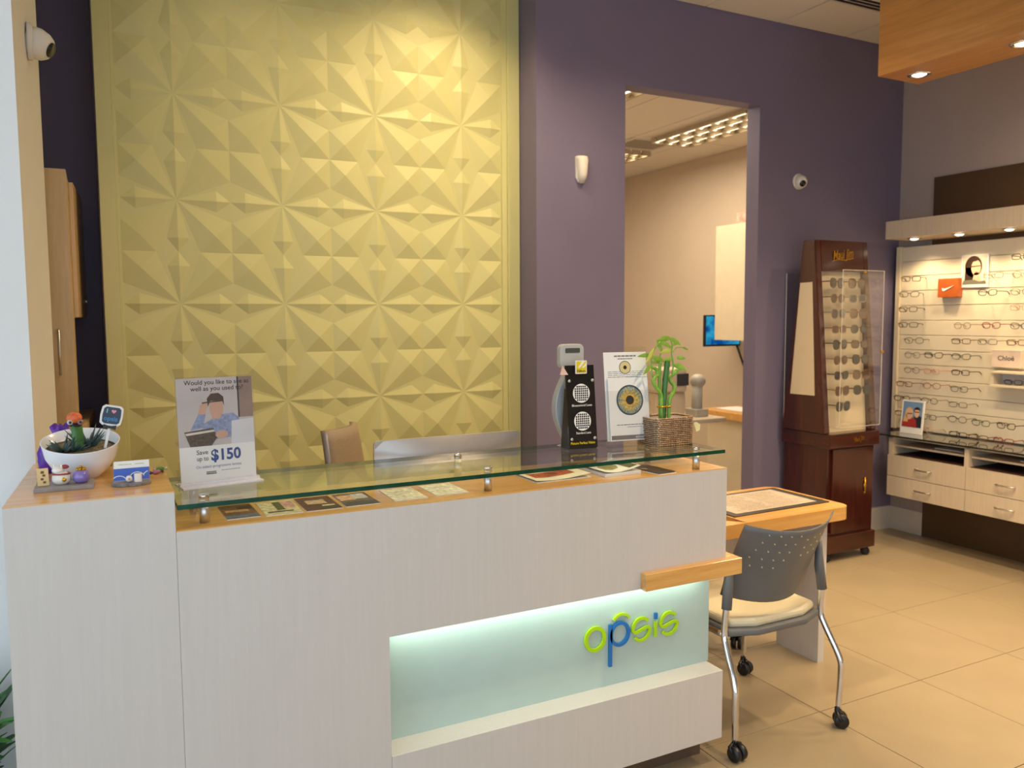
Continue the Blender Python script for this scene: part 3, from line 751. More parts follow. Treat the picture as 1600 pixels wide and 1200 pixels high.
def succulent(label, x, y, n, l, spread):
    t = thing('succulent', label, 'plant', (-0.052+x, 2.44+y, ZH+0.076))
    r = random.Random(label)
    for i in range(n):
        a = 2*PI*i/n*1.618*2; e = 0.35 + spread*(0.3+0.7*i/n)
        d = (math.cos(a)*math.sin(e), math.sin(a)*math.sin(e), math.cos(e))
        ll = l*(0.7+0.5*r.random())
        p = Vector((d[0]*0.006, d[1]*0.006, 0)); q = p + Vector(d)*ll*0.5 + Vector((0,0,0.002)); w_ = p + Vector(d)*ll + Vector((0,0,ll*0.12))
        MB().tube([p, q, w_], [0.0045, 0.0038, 0.0004], 5).build('leaf', m_succ, t)
succulent('spiky dark succulent at the left of the white bowl', -0.040, -0.030, 16, 0.046, 0.9)
succulent('tall spiky blue green succulent in the middle of the white bowl', 0.014, 0.010, 22, 0.058, 0.75)
succulent('low dark succulent cluster behind the cactus stem in the bowl', -0.012, -0.020, 12, 0.036, 1.0)
t = thing('cactus', 'grafted cactus with green stem, orange ball and goggle eyes', 'plant', (-0.058, 2.425, ZH+0.070))
mb = MB(); n = 12
vs = []
for i in range(5):
    z = 0.078*i/4; r0 = 0.017*(1-0.10*i/4)
    for j in range(n):
        a = 2*PI*j/n; rr = r0*(1.0 if j % 4 == 0 else (0.72 if j % 4 == 2 else 0.84)); vs.append((rr*math.cos(a)-0.004*i/4, rr*math.sin(a), z))
mb.add(vs, [(i*n+j, i*n+(j+1) % n, (i+1)*n+(j+1) % n, (i+1)*n+j) for i in range(4) for j in range(n)] + [tuple(4*n+j for j in range(n))], True)
mb.build('stem', mat('cactus_green', (62, 112, 52), 0.4, var=0.2, scale=40), t)
MB().ball((-0.006, 0, 0.094), 0.017, (1.1, 1, 0.95)).build('ball', mat('cactus_orange', (222, 108, 62), 0.6, var=0.3, scale=120, bump=0.6), t)
for k, x in enumerate((-0.016, 0.008)):
    e = MB().ball((x, -0.013, 0.084-0.001*k), 0.0075).build('eye', mat('eye_white', (196, 186, 178), 0.3) if k == 0 else mat('eye_tan', (150, 116, 100), 0.3), t)
    MB().ball((x, -0.0195, 0.084), 0.0035).build('pupil', mat('eye_pupil', (40, 44, 70), 0.2), e)
MB().lathe([(0.013, 0.078), (0.0165, 0.075), (0.013, 0.071)], 14, (-0.004, 0, 0)).build('collar', mat('dark_felt', (46, 34, 50), 0.9), t)
# purple pouch behind the bowl
t = thing('gift_pouch', 'purple fabric gift pouch behind the white bowl', 'pouch', (-0.122, 2.575, ZH))
m_purp = mat('purple_satin', (92, 44, 160), 0.4, var=0.3, scale=30)
def pouch(p):
    a = math.atan2(p.y, p.x); k = 1+0.13*math.sin(5*a+p.z*40); return Vector((p.x*k+p.z*0.15, p.y*k, p.z*(1+0.06*math.sin(3*a))))
MB().lathe([(0.0001, 0), (0.036, 0.002), (0.050, 0.03), (0.050, 0.06), (0.040, 0.085), (0.017, 0.102), (0.015, 0.107), (0.024, 0.124), (0.018, 0.128), (0.010, 0.110)], 30, (0,0,0), 0.7, pouch).build('body', m_purp, t)
MB().lathe([(0.017, 0.101), (0.020, 0.105), (0.017, 0.109)], 18, (0.0155,0,0), 0.8).build('ribbon', mat('orange_ribbon', (232, 120, 60), 0.4), t)
# chalkboard pick
t = thing('chalkboard_pick', 'small chalkboard tag on a white stick reading I love opsis', 'sign', (0.002, 2.425, ZH+0.062), 0.12)
tk = FRONT((0,0,0)) @ RZ(-0.22)
MB(tk).ribbon([(0, 0), (0, 0.075)], 0.0065, -0.0015, 0.0015).build('stick', m_paper, t)
def plaque(sc):
    a, b, c = 0.026*sc, 0.026*sc, 0.007*sc
    pts = []
    for sx, sy in ((1,1),(-1,1),(-1,-1),(1,-1)):
        q = [(a-c, b*1.06), (a, b-c*0.6), (a*1.07, 0)] if sx*sy > 0 else [(a*1.07, 0), (a, b-c*0.6), (a-c, b*1.06)]
        q2 = [(x*sx, y*sy) for x, y in q]
        pts += q2[::-1] if sx*sy > 0 else q2[::-1]
    pts = sorted(set(pts), key=lambda p: math.atan2(p[1], p[0]))
    return [(p[0], p[1]+0.105) for p in pts]
MB(tk).prism(plaque(1.0), -0.001, 0.0015).build('frame', m_paper, t)
MB(tk).prism(plaque(0.82), 0.0015, 0.0020).build('slate', mat('slate_blue', (62, 76, 92), 0.7), t)
mb = MB(tk); mb.m = 0; put_text(mb, 'I', -0.013, 0.116, 0.016, 0.0023, 0.0022, 0.02); mb.m = 2; put_text(mb, 'opsis', -0.001, 0.096, 0.017, 0.0023, 0.034, 0.02)
mb.m = 1; hp = [(0.0035+0.006*(16*math.sin(a)**3)/16, 0.1165+0.006*(13*math.cos(a)-5*math.cos(2*a)-2*math.cos(3*a)-math.cos(4*a))/16) for a in [2*PI*i/24 for i in range(24)]]
mb.flat(hp, 0.0023); mb.keep = True
mb.build('print', [mat('chalk_cyan', (150, 206, 226), 0.7), mat('chalk_pink', (232, 150, 176), 0.7), mat('chalk_blue', (64, 140, 200), 0.7)], t)
MB(tk).flat([(-0.016, 0.080), (-0.016, 0.067), (0, 0.073)], 0.003).flat([(0.016, 0.080), (0.016, 0.067), (0, 0.073)], 0.003).prism([(-0.004, 0.070), (0.004, 0.070), (0.004, 0.077), (-0.004, 0.077)], 0.001, 0.005).prism([(-0.016, 0.080), (-0.016, 0.067), (0, 0.071), (0, 0.076)], 0.0018, 0.004).prism([(0.016, 0.080), (0.016, 0.067), (0, 0.071), (0, 0.076)], 0.0018, 0.004).build('bow', m_black, t)
# slate tray with ornaments
sl_t = MB(TR(-0.089, 2.315, ZH) @ RZ(-0.02)).box(-0.066, 0.066, -0.048, 0.042, 0, 0.010).build('ornament_tray', mat('grey_slate', (148, 140, 138), 0.5, var=0.15, scale=40), None, bevel=0.001, seg=1)
tag(sl_t, 'flat grey tray with ornaments in front of the white bowl', 'tray')
t = thing('wooden_card', 'small leaning wooden card on the left of the grey tray', 'card', (-0.134, 2.305, ZH+0.0101), 0.1)
wk = RX(-0.18) @ FRONT((0, 0, 0))
MB(wk).prism([(-0.014, 0.0005), (0.011, 0.0005), (0.010, 0.044), (-0.015, 0.044)], -0.002, 0.002).build('board', mat('pale_wood', (226, 196, 138), 0.6, var=0.1), t)
mb = MB(wk)
for k, (x, y, a) in enumerate(((-.003, .034, .007), (0, .026, .006), (-.004, .017, .006), (.001, .009, .006))): mb.flat([(x-a*.6, y-a*.4), (x+a*.5, y-a*.5), (x+a*.6, y+a*.4), (x-a*.4, y+a*.5)], .0024)
mb.keep = True; mb.build('markings', mat('brown_ink', (110, 78, 44), 0.6), t)
t = thing('cat_figurine', 'round white cat figurine with red ears on the grey tray', 'figurine', (-0.096, 2.312, ZH+0.0101), -0.3)
m_porc = mat('porcelain', (234, 228, 218), 0.25, var=0.08, scale=60, coat=0.4); m_red = mat('red_glaze', (150, 46, 52), 0.3)
MB().lathe([(0.0001, 0), (0.015, 0.001), (0.022, 0.010), (0.021, 0.022), (0.013, 0.030), (0.0001, 0.032)], 22).build('body', m_porc, t)
MB().ball((-0.006, -0.004, 0.036), 0.0125, (1.15, 1, 0.85)).build('head', m_porc, t)
for x in (-0.014, 0.003): MB().tube([(x, -0.004, 0.042), (x-0.001, -0.004, 0.052)], [0.005, 0.0005], 8).build('ear', m_porc, t)
MB().ball((0.010, -0.002, 0.044), 0.007, (1.4, 0.8, 0.8)).build('bow', m_red, t)
MB().tube([(0.020*math.cos(a), 0.020*math.sin(a)*0.9, 0.027) for a in [2*PI*i/20 for i in range(20)]], 0.002, 6, closed=True).build('neck_ribbon', m_red, t)
MB().ball((0.010, -0.017, 0.014), 0.006, (1.2, 0.6, 1)).build('gold_medal', m_gold, t)
t = thing('trinket_pot', 'small round purple pot with gold top on the grey tray', 'pot', (-0.052, 2.308, ZH+0.0101))
MB().lathe([(0.0001, 0), (0.012, 0.0005), (0.019, 0.008), (0.0205, 0.018), (0.016, 0.029), (0.011, 0.033), (0.0001, 0.034)], 24).build('body', mat('lilac_glaze', (132, 112, 184), 0.2, var=0.05, coat=0.6), t)
for k in range(7):
    a = 2*PI*k/7; MB().ball((0.009*math.cos(a), 0.009*math.sin(a), 0.035), 0.004).build('gold_bead', m_gold, t)
MB().ball((0, 0, 0.041), 0.004).build('finial', m_gold, t)
# business card holder
t = thing('card_holder', 'grey stone card holder with two tiny white figures', 'card holder', (0.062, 2.272, ZH), 0.0)
MB().prism([(0.046*math.cos(a)*(1+0.06*math.sin(3*a)), 0.032*math.sin(a)*(1+0.05*math.cos(2*a))) for a in [2*PI*i/26 for i in range(26)]], 0, 0.009).build('stone', mat('grey_stone', (128, 124, 126), 0.7, var=0.4, scale=70), t, bevel=0.0015)
f1 = MB().ball((-0.006, -0.012, 0.018), 0.0085).build('figure', m_porc, t); MB().ball((-0.006, -0.019, 0.019), 0.003).build('nose', mat('pink_glaze', (206, 160, 150), 0.4), f1)
MB().prism(rrect(0.006, 0.024, -0.020, -0.006, 0.005), 0.009, 0.030).build('figure', m_porc, t, bevel=0.003)
t = thing('business_cards', 'stack of blue and white business cards standing on the stone holder', 'cards', (0.064, 2.287, ZH+0.009), 0.0)
bk = RX(-0.62) @ FRONT((0, 0, 0))
MB(bk).prism([(-0.043, 0), (0.041, 0), (0.043, 0.056), (-0.041, 0.056)], -0.004, 0.0).build('stack', m_paper, t)
mb = MB(bk); mb.m = 0; mb.flat([(-0.043, 0.0005), (0.041, 0.0005), (0.0423, 0.035), (-0.0418, 0.035)], 0.0004)
mb.m = 1
for cx, cy, R in ((0.012, 0.004, 0.018), (0.045, 0.004, 0.02), (-0.03, -0.004, 0.018)):
    pts = [(cx+R*math.cos(a), cy+R*math.sin(a)) for a in [PI*(0.12+0.70*i/10) for i in range(11)]]
    pts = [p for p in pts if p[1] > 0.001 and -0.043 < p[0] < 0.0415]
    if len(pts) > 2: mb.ribbon(pts, 0.002, 0.0006, 0.0008)
mb.m = 2; dashes(mb, -0.03, 0.0, 0.046, 0.002, 0.0004, 3); dashes(mb, 0.008, 0.03, 0.046, 0.002, 0.0004, 4)
mb.keep = True; mb.build('print', [mat('cobalt_ink', (72, 106, 200), 0.4), m_paper, mat('green_ink', (150, 190, 150), 0.5)], t)
for nm, lb, x, y, rz, c1, c2 in (('wrapped_candy', 'green and white wrapped candy beside the blue cards', 0.140, 2.440, 0.2, (96, 150, 74), (210, 206, 180)), ('wrapped_candy', 'pink and dark wrapped candy beside the blue cards', 0.128, 2.395, 0.5, (186, 120, 140), (92, 52, 62))):
    t = thing(nm, lb, 'candy', (x, y, ZH), rz)
    MB().tube([(-0.011, 0, 0.006), (-0.006, 0, 0.006), (0.006, 0, 0.006), (0.011, 0, 0.006)], [0.003, 0.006, 0.006, 0.003], 10).build('sweet', mat('candy_%d' % c1[0], c1, 0.3), t)
    for s_ in (-1, 1): MB().tube([(s_*0.010, 0, 0.006), (s_*0.018, 0, 0.006)], [0.002, 0.005], 8).build('twist', mat('candy_%d' % c2[0], c2, 0.35), t)

# leafy plant on the floor, left of the desk
t = thing('potted_plant', 'green leafy potted plant on the floor left of the desk', 'plant', (-0.43, 2.60, 0))
MB().lathe([(0.0001, 0), (0.09, 0), (0.12, 0.24), (0.13, 0.25), (0.11, 0.25), (0.10, 0.22), (0.0001, 0.22)], 28).build('pot', mat('dark_pot', (60, 60, 66), 0.4), t)
r = random.Random(5); m_gl = [mat('leaf_green_a', (74, 140, 58), 0.35, var=0.3, scale=20), mat('leaf_green_b', (46, 104, 46), 0.35, var=0.3, scale=20)]
i = 0
while i < 90:
    a = (2*PI*r.random()) if i > 26 else (-0.5+0.9*r.random()); e = 0.25+1.0*r.random(); d = Vector((math.cos(a)*math.sin(e), math.sin(a)*math.sin(e), math.cos(e)*1.1))
    p0 = Vector((0.04*math.cos(a), 0.04*math.sin(a), 0.23+0.22*r.random())); l = 0.16+0.15*r.random()
    tip = p0 + d.normalized()*l
    if tip.y > 0.12 or tip.x > 0.205: continue
    leaf(p0, d, l, 0.018+0.012*r.random(), 0.45*r.random(), m_gl[i % 2], 'leaf', t)
    i += 1

# ------------------------------------------------------------------ all-in-one computer and staff chair
t = thing('computer', 'silver all-in-one computer seen from behind the counter', 'computer', (1.085, 2.63, 0.735))
m_alu = mat('aluminium', (206, 202, 200), 0.32, 0.75, var=0.02)
ck = RX(0.05) @ FR((0, 0, 0.10), (1,0,0), (0,0,1))
w, h = 0.552, 0.345
vs = []; fs = []; nx, ny = 16, 12
for j in range(ny+1):
    for i in range(nx+1):
        u = -1+2*i/nx; v = -1+2*j/ny
        b = 0.032*(1-abs(u)**2.2)*(1-abs(v)**2.2)**0.8
        # rounded corners
        x, y = u*w/2, v*h/2; r0 = 0.014
        ex, ey = abs(x)-(w/2-r0), abs(y)-(h/2-r0)
        if ex > 0 and ey > 0:
            l = math.hypot(ex, ey)
            if l > r0: x = math.copysign(w/2-r0+ex*r0/l, x); y = math.copysign(h/2-r0+ey*r0/l, y)
        vs.append((x, y+h/2, 0.004+b))
for j in range(ny):
    for i in range(nx): a = j*(nx+1)+i; fs.append((a, a+1, a+nx+2, a+nx+1))
mb = MB(ck); mb.add(vs, fs, True); mb.build('back_shell', m_alu, t)
MB(ck).prism(rrect(-w/2, w/2, 0, h, 0.014), -0.004, 0.0042).build('rim', m_alu, t)
MB(ck).prism(rrect(-w/2+.006, w/2-.006, 0.08, h-.006, 0.008), -0.006, -0.004).build('screen', mat('dark_screen', (20, 22, 26), 0.15), t)
MB().box(-0.09, 0.09, -0.075, 0.11, 0, 0.008).build('foot', m_alu, t, bevel=0.002)
MB().add([(-.08,-.07,.008),(.08,-.07,.008),(.08,-.062,.008),(-.08,-.062,.008),(-.07,-.03,.25),(.07,-.03,.25),(.07,-.024,.25),(-.07,-.024,.25)],[(0,1,2,3),(4,5,6,7),(0,4,5,1),(1,5,6,2),(2,6,7,3),(3,7,4,0)]).build('stand', m_alu, t)
ap = []
for i in range(28):
    a = 2*PI*i/28; rr = 0.018*(1+0.06*math.cos(2*a)-0.10*math.exp(-((a-PI/2)/0.35)**2)-0.06*math.exp(-((a-1.5*PI)/0.3)**2)-0.22*math.exp(-((a-0.12)/0.35)**2))
    ap.append((rr*math.cos(a), rr*math.sin(a)*1.05))
mb = MB(ck @ TR(0.0, 0.215, 0.0385)); mb.flat(ap, 0); mb.flat([(0.001, 0.021), (0.004, 0.027), (0.010, 0.031), (0.009, 0.025)], 0); mb.keep = True
mb.build('logo', m_black, t)
def pillow_back(hw0, hw1, hh, thick, curve, ny=10, nx=12):
    """curved backrest shell; local x across, z up, bulging towards -y in the middle"""
    front = []; back = []
    for j in range(ny+1):
        v = j/ny
        hw = hw0 + (hw1-hw0)*v
        for i in range(nx+1):
            u = -1+2*i/nx
            y = curve*u*u
            front.append((u*hw, y, v*hh)); back.append((u*hw*0.995, y+thick, v*hh))
    N = (nx+1)*(ny+1); fs = []
    for j in range(ny):
        for i in range(nx):
            a = j*(nx+1)+i; fs.append((a, a+1, a+nx+2, a+nx+1)); fs.append((N+a, N+a+nx+1, N+a+nx+2, N+a+1))
    edge = [i for i in range(nx+1)] + [(j+1)*(nx+1)-1 for j in range(1, ny+1)] + [ny*(nx+1)+i for i in range(nx-1, -1, -1)] + [j*(nx+1) for j in range(ny-1, 0, -1)]
    for k in range(len(edge)):
        a, b = edge[k], edge[(k+1) % len(edge)]; fs.append((a, N+a, N+b, b))
    return front+back, fs
t = thing('office_chair', 'tan office chair behind the computer, only its back showing', 'chair', (1.03, 3.40, 0), 0.9)
m_tan = mat('tan_mesh', (150, 132, 108), 0.7, var=0.1, scale=200)
vs, fs = pillow_back(0.20, 0.155, 0.50, 0.03, 0.05)
vs = [(x, y+0.02+0.05*(z/0.5)**2, z) for x, y, z in vs]
mb = MB(TR(0, 0.0, 0.62)); mb.add(vs, fs, True); mb.build('backrest', m_tan, t, bevel=0.0)
for s_ in (-1, 1):
    MB(TR(0, 0, 0.62)).tube([(s_*x_*0.98, 0.035+0.05*(z/0.5)**2+0.045, z) for x_, z in ((0.20, 0.0), (0.185, 0.25), (0.155, 0.49))], 0.012, 8).build('back_frame', mat('grey_frame', (120, 118, 124), 0.4), t)
MB().box(-0.23, 0.23, -0.50, -0.02, 0.43, 0.50).build('seat', m_tan, t, bevel=0.03, seg=3)
MB().box(-0.03, 0.03, 0.0, 0.08, 0.42, 0.70).build('back_post', m_black, t)
MB().cyl((0, -0.25, 0.08), (0, -0.25, 0.43), 0.025).build('column', m_black, t)
def caster(par, x, y, rz=0.0, nm='caster'):
    mb = MB(TR(x, y, 0) @ RZ(rz) @ Matrix.Scale(1.12, 4))
    for s_ in (-1, 1): mb.lathe([(0.004, -0.009), (0.023, -0.009), (0.025, -0.005), (0.025, 0.005), (0.023, 0.009), (0.004, 0.009)], 18, (0,0,0), 1, lambda p, s_=s_: Vector((s_*0.014+p.z, p.x, 0.025+p.y)))
    mb.tube([(-0.024, 0.0, 0.030), (-0.024, 0.012, 0.046), (0, 0.016, 0.054), (0.024, 0.012, 0.046), (0.024, 0.0, 0.030)], 0.006, 8)
    mb.cyl((0, 0.012, 0.03), (0, 0.012, 0.068), 0.009, 10)
    return mb.build(nm, m_black, par)
for k in range(5):
    a = 2*PI*k/5+0.3; x, y = 0.28*math.cos(a), -0.25+0.28*math.sin(a)
    MB().tube([(0, -0.25, 0.10), (x*0.98, -0.25+(y+0.25)*0.98, 0.075)], [0.028, 0.016], 8).build('base_arm', m_black, t)
    caster(t, x, y, a)

# ------------------------------------------------------------------ side desk with tray
t = thing('side_desk', 'maple topped side desk with white leg panel right of the reception desk', 'desk', (2.45, 2.74, 0))
T = loc_T(t)
top = [(1.93, 2.485)] + [(p[0], p[1]) for p in rrect(2.3, 2.985, 2.490, 2.985, 0.06, 6) if p[0] > 2.35] + [(1.93, 2.985)]
MB(T).prism(top, 0.682, 0.740).build('desk_top', m_wood, t)
MB(T).box(2.885, 2.925, 2.575, 2.83, 0, 0.682).build('leg_panel', m_white_lam, t)
MB(T).box(1.93, 2.885, 2.835, 2.86, 0.40, 0.682).build('modesty_panel', m_white_lam, t)
MB(T).box(1.93, 1.96, 2.56, 2.86, 0, 0.682).build('side_panel', m_white_lam, t)
t = thing('desk_pad', 'flat dark framed desk pad with printed sheet on the side desk', 'desk pad', (2.70, 2.752, 0.740))
T = loc_T(t)
MB(T).prism([(2.372, 2.577), (2.952, 2.590), (2.948, 2.932), (2.372, 2.925)], 0.740, 0.745).build('frame', mat('pad_dark', (58, 52, 46), 0.4), t, bevel=0.001, seg=1)
MB(T).prism([(2.41, 2.607), (2.90, 2.617), (2.90, 2.905), (2.41, 2.898)], 0.745, 0.7458).build('sheet', mat('pad_sheet', (190, 176, 158), 0.35, var=0.12, scale=20), t)
mb = MB(T); rr_ = random.Random(2)
for k in range(16):
    y = 2.63+0.0165*k; dashes(mb, 2.45+0.05*rr_.random(), 2.62+0.04*rr_.random(), y, 0.005, 0.7462, k); dashes(mb, 2.68, 2.80+0.06*rr_.random(), y, 0.004, 0.7462, k+40)
mb.keep = True; mb.build('print', mat('pad_print', (150, 124, 100), 0.5, var=0.3, scale=60), t)

# ------------------------------------------------------------------ grey guest chair on casters
t = thing('guest_chair', 'grey plastic guest chair with cream seat, chrome legs and casters', 'chair', (2.245, 2.38, 0), 0.0)
hx = 0.243
# backrest shell
vs, fs = pillow_back(0.215, 0.222, 0.265, 0.007, 0.075, 12, 16)
def shape(p):
    x, y, z = p; v = z/0.265; u = x/0.215
    z2 = z + 0.03*v*u*u - 0.035*(1-v)*(1-u*u)   # sagging lower edge, lifted corners
    return (x*(1-0.05*(1-v)*0), y-0.10*v - 0.03*v*v, z2)
mb = MB(TR(0, -0.185, 0.555)); mb.add([shape(p) for p in vs], fs, True); mb.build('backrest', m_grey, t)
mb = MB(TR(0, -0.185, 0.555)); rows = [(0.93, 4, 0), (0.82, 4, 1), (0.71, 4, 2), (0.60, 4, 3), (0.49, 3, 2), (0.86, 4, 8), (0.75, 4, 8), (0.64, 3, 9)]
for v, n_, o_ in rows:
    for k in range(n_):
        u = -0.72 + 0.19*k - 0.05*(o_ if o_ < 5 else 0) + (0.85 if o_ >= 5 else 0.08)
        x, y, z = shape((u*0.218, 0.075*u*u, v*0.265)); mb.cyl((x, y-0.0008, z), (x, y+0.001, z), 0.0042, 8)
mb.build('perforations', mat('hole_light', (206, 188, 150), 0.7), t, kind='stuff')
# seat pan and cushion
def seat_poly(k): return [(-0.235*k, -0.17*k), (-0.12, -0.215*k), (0.12, -0.215*k), (0.235*k, -0.17*k), (0.24*k, 0.10), (0.21*k, 0.24*k), (-0.21*k, 0.24*k), (-0.24*k, 0.10)]
MB().prism(seat_poly(1.0), 0.415, 0.445).build('seat_pan', m_grey, t, bevel=0.012, seg=3)
MB().prism(seat_poly(0.93), 0.442, 0.478).build('cushion', m_cream, t, bevel=0.016, seg=3)
for s_ in (-1, 1):
    X = s_*hx
    MB().tube(smooth([(X*0.96, -0.166, 0.60), (X, -0.170, 0.52), (X*1.01, -0.165, 0.43), (X*1.03, -0.185, 0.38), (X*1.09, -0.245, 0.27), (X*1.10, -0.252, 0.20), (X*1.08, -0.248, 0.06)], 5), 0.0125, 12).build('leg', m_chrome, t)
    MB().tube(smooth([(X, -0.165, 0.425), (X, 0.05, 0.42), (X*1.03, 0.20, 0.405), (X*1.07, 0.255, 0.33), (X*1.09, 0.275, 0.06)], 5), 0.0115, 12).build('leg', m_chrome, t)
    MB().tube([(X*0.915, -0.168, 0.72), (X*0.95, -0.166, 0.62), (X, -0.172, 0.525)], [0.012, 0.019, 0.019], 12).build('back_sleeve', m_grey, t)
    caster(t, X*1.08, -0.262, 0.5+0.4*s_); caster(t, X*1.09, 0.262, 0.3)

# low rolling stool tucked under the side desk
t = thing('rolling_stool', 'black rolling stool base under the side desk', 'stool', (2.50, 3.10, 0))
MB().lathe([(0.0001, 0.42), (0.15, 0.42), (0.17, 0.44), (0.165, 0.47), (0.0001, 0.48)], 26).build('seat', m_black, t)
MB().cyl((0, 0, 0.07), (0, 0, 0.42), 0.022).build('column', m_steel, t)
for k in range(5):
    a = math.radians(-52)+2*PI*k/5; x, y = 0.285*math.cos(a), 0.285*math.sin(a)
    MB().tube([(0, 0, 0.09), (x, y, 0.07)], [0.024, 0.013], 8).build('base_arm', m_black, t)
    caster(t, x, y, a)

# ------------------------------------------------------------------ devices on the walls
m_dev = mat('device_white', (222, 216, 204), 0.4, var=0.02)
t = thing('motion_sensor', 'cream motion sensor on the purple wall left of the doorway', 'sensor', (2.518, YW, 2.36))
MB(FRONT((0, 0, 0))).prism([(-0.034, 0.03), (-0.02, 0.006), (0.0, 0.0), (0.02, 0.006), (0.034, 0.03), (0.036, 0.15), (-0.036, 0.15)], 0.0, 0.012).build('back', m_dev, t)
n = 12; vs = []
for k, (z, d) in enumerate(((0.0, 0.014), (0.03, 0.036), (0.05, 0.040), (0.13, 0.044), (0.15, 0.030))):
    wd = 0.030*math.sqrt(max(0.15, 1-((0.075-z)/0.085)**2)) if z < 0.06 else 0.036
    for i in range(n+1):
        a = PI*i/n; vs.append((-wd*math.cos(a), -0.012-d*math.sin(a)**0.7, z))
mb = MB(); mb.add(vs, [(k*(n+1)+i, k*(n+1)+i+1, (k+1)*(n+1)+i+1, (k+1)*(n+1)+i) for k in range(4) for i in range(n)] + [tuple(range(n+1)), tuple(range(4*(n+1), 5*(n+1)))], True)
mb.build('lens_cover', m_dev, t)
MB().ball((0.016, -0.050, 0.035), 0.003).build('led', m_red, t)
def dome_camera(label, M, sc=1.0):
    loc = M.translation; t = thing('security_camera', label, 'camera', tuple(loc))
    R = M.to_3x3().to_4x4()
    MB(R).lathe([(0.062*sc, 0), (0.062*sc, 0.012*sc), (0.056*sc, 0.018*sc), (0.0001, 0.02*sc)], 26).build('base', m_dev, t)
    A = R @ TR(0, 0, 0.018*sc) @ Matrix.Rotation(0.45, 4, 'X') @ Matrix.Rotation(-0.35, 4, 'Y')
    MB(A).lathe([(0.050*sc, -0.01*sc), (0.053*sc, 0.012*sc), (0.047*sc, 0.038*sc), (0.036*sc, 0.054*sc), (0.024*sc, 0.060*sc)], 26).build('turret', m_dev, t)
    MB(A).lathe([(0.026*sc, 0.0602*sc), (0.024*sc, 0.064*sc), (0.0001, 0.0645*sc)], 22).build('lens', mat('camera_lens', (24, 24, 20), 0.15), t)
dome_camera('small white dome camera on the purple wall right of the doorway', FRONT((4.236, YW, 2.49)), 0.85)
ws = Vector((1, -0.048, 0)).normalized()
dome_camera('cream turret camera high on the left wall end', FR((sl(3.10)+0.002, 3.10, 2.46), (0.048, 1, 0), (0, 0, 1)) if False else FR((sl(3.10), 3.10, 2.485), (-0.048, 1, 0), (0, 0, 1)), 0.95)

# ------------------------------------------------------------------ left nook: tall cabinet, upper cabinet, counter
m_nook = wood('nook_maple', (206, 172, 118), (224, 192, 140), 0.4, (10, 10, 0.8), 2.5, 0.05)
t = thing('tall_cabinet', 'tall pale maple cabinet with long bar handle behind the left wall', 'cabinet', (-0.33, 3.95, 0))
T = loc_T(t)
MB(T).box(-0.60, -0.088, 3.802, 4.12, 0, 2.20).build('body', m_nook, t)
d = MB(T).box(-0.598, -0.090, 3.785, 3.801, 0.02, 2.198).build('door', m_nook, t)
hx_ = -0.140
MB(T).tube([(hx_, 3.787, 1.37), (hx_, 3.762, 1.37), (hx_, 3.762, 1.55), (hx_, 3.787, 1.55)], 0.006, 8).build('handle', m_steel, d)
t = thing('upper_cabinet', 'maple wall cabinet behind the tall cabinet', 'cabinet', (-0.3, 4.45, 1.60))
T = loc_T(t)
def sx_(y): return -0.086 + 0.048*(y-3.8)
MB(T).prism([(-0.6, 4.125), (sx_(4.125)-0.018, 4.125), (sx_(4.68)-0.018, 4.68), (-0.6, 4.68)], 1.60, 2.20).build('body', m_nook, t)
d = MB(T).prism([(sx_(4.13)-0.017, 4.13), (sx_(4.13), 4.13), (sx_(4.675), 4.675), (sx_(4.675)-0.017, 4.675)], 1.603, 2.197).build('door', m_nook, t)
MB(T).ball((sx_(4.5)+0.010, 4.5, 1.68), 0.010).build('knob', m_steel, d)
t = thing('nook_counter', 'maple counter below the wall cabinet in the left nook', 'counter', (-0.3, 4.45, 0))
T = loc_T(t)
MB(T).prism([(-0.6, 4.125), (sx_(4.125)-0.02, 4.125), (sx_(4.79)-0.02, 4.79), (-0.6, 4.79)], 0, 1.08).build('base', m_nook, t)
MB(T).prism([(-0.6, 4.125), (sx_(4.125)+0.01, 4.125), (sx_(4.79)+0.01, 4.79), (-0.6, 4.79)], 1.08, 1.12).build('counter_top', m_nook, t)
MB(T).box(-0.62, -0.60, 4.125, 4.80, 1.12, 1.60).build('splash_back', m_nook, t)

# ------------------------------------------------------------------ sunglasses tower
t = thing('sunglasses_tower', 'dark mahogany display tower with acrylic case of sunglasses', 'display tower', (4.32, 3.82, 0))
T = loc_T(t)
x0, x1 = 4.105, 4.545
MB(T).box(x0, x1+0.01, 3.615, 4.01, 0.06, 0.17).build('base', m_mahog_h, t, bevel=0.004)
MB(T).box(x0+0.01, x1, 3.64, 4.0, 0.17, 0.745).build('carcass', m_mahog, t)
d = MB(T).box(x0+0.045, x1-0.045, 3.622, 3.638, 0.19, 0.735).build('door', m_mahog, t, bevel=0.002)
e = MB(T).cyl((4.445, 3.614, 0.44), (4.445, 3.614, 0.52), 0.005, 8); e.ball((4.445, 3.616, 0.48), 0.012, (1, 0.5, 1)); e.ball((4.445, 3.616, 0.435), 0.008, (1, 0.5, 1)); e.ball((4.445, 3.616, 0.525), 0.008, (1, 0.5, 1))
e.build('handle', m_gold, d)
MB(T).box(x0-0.005, x1+0.015, 3.605, 4.015, 0.745, 0.84).build('ledge', m_mahog_h, t, bevel=0.006)
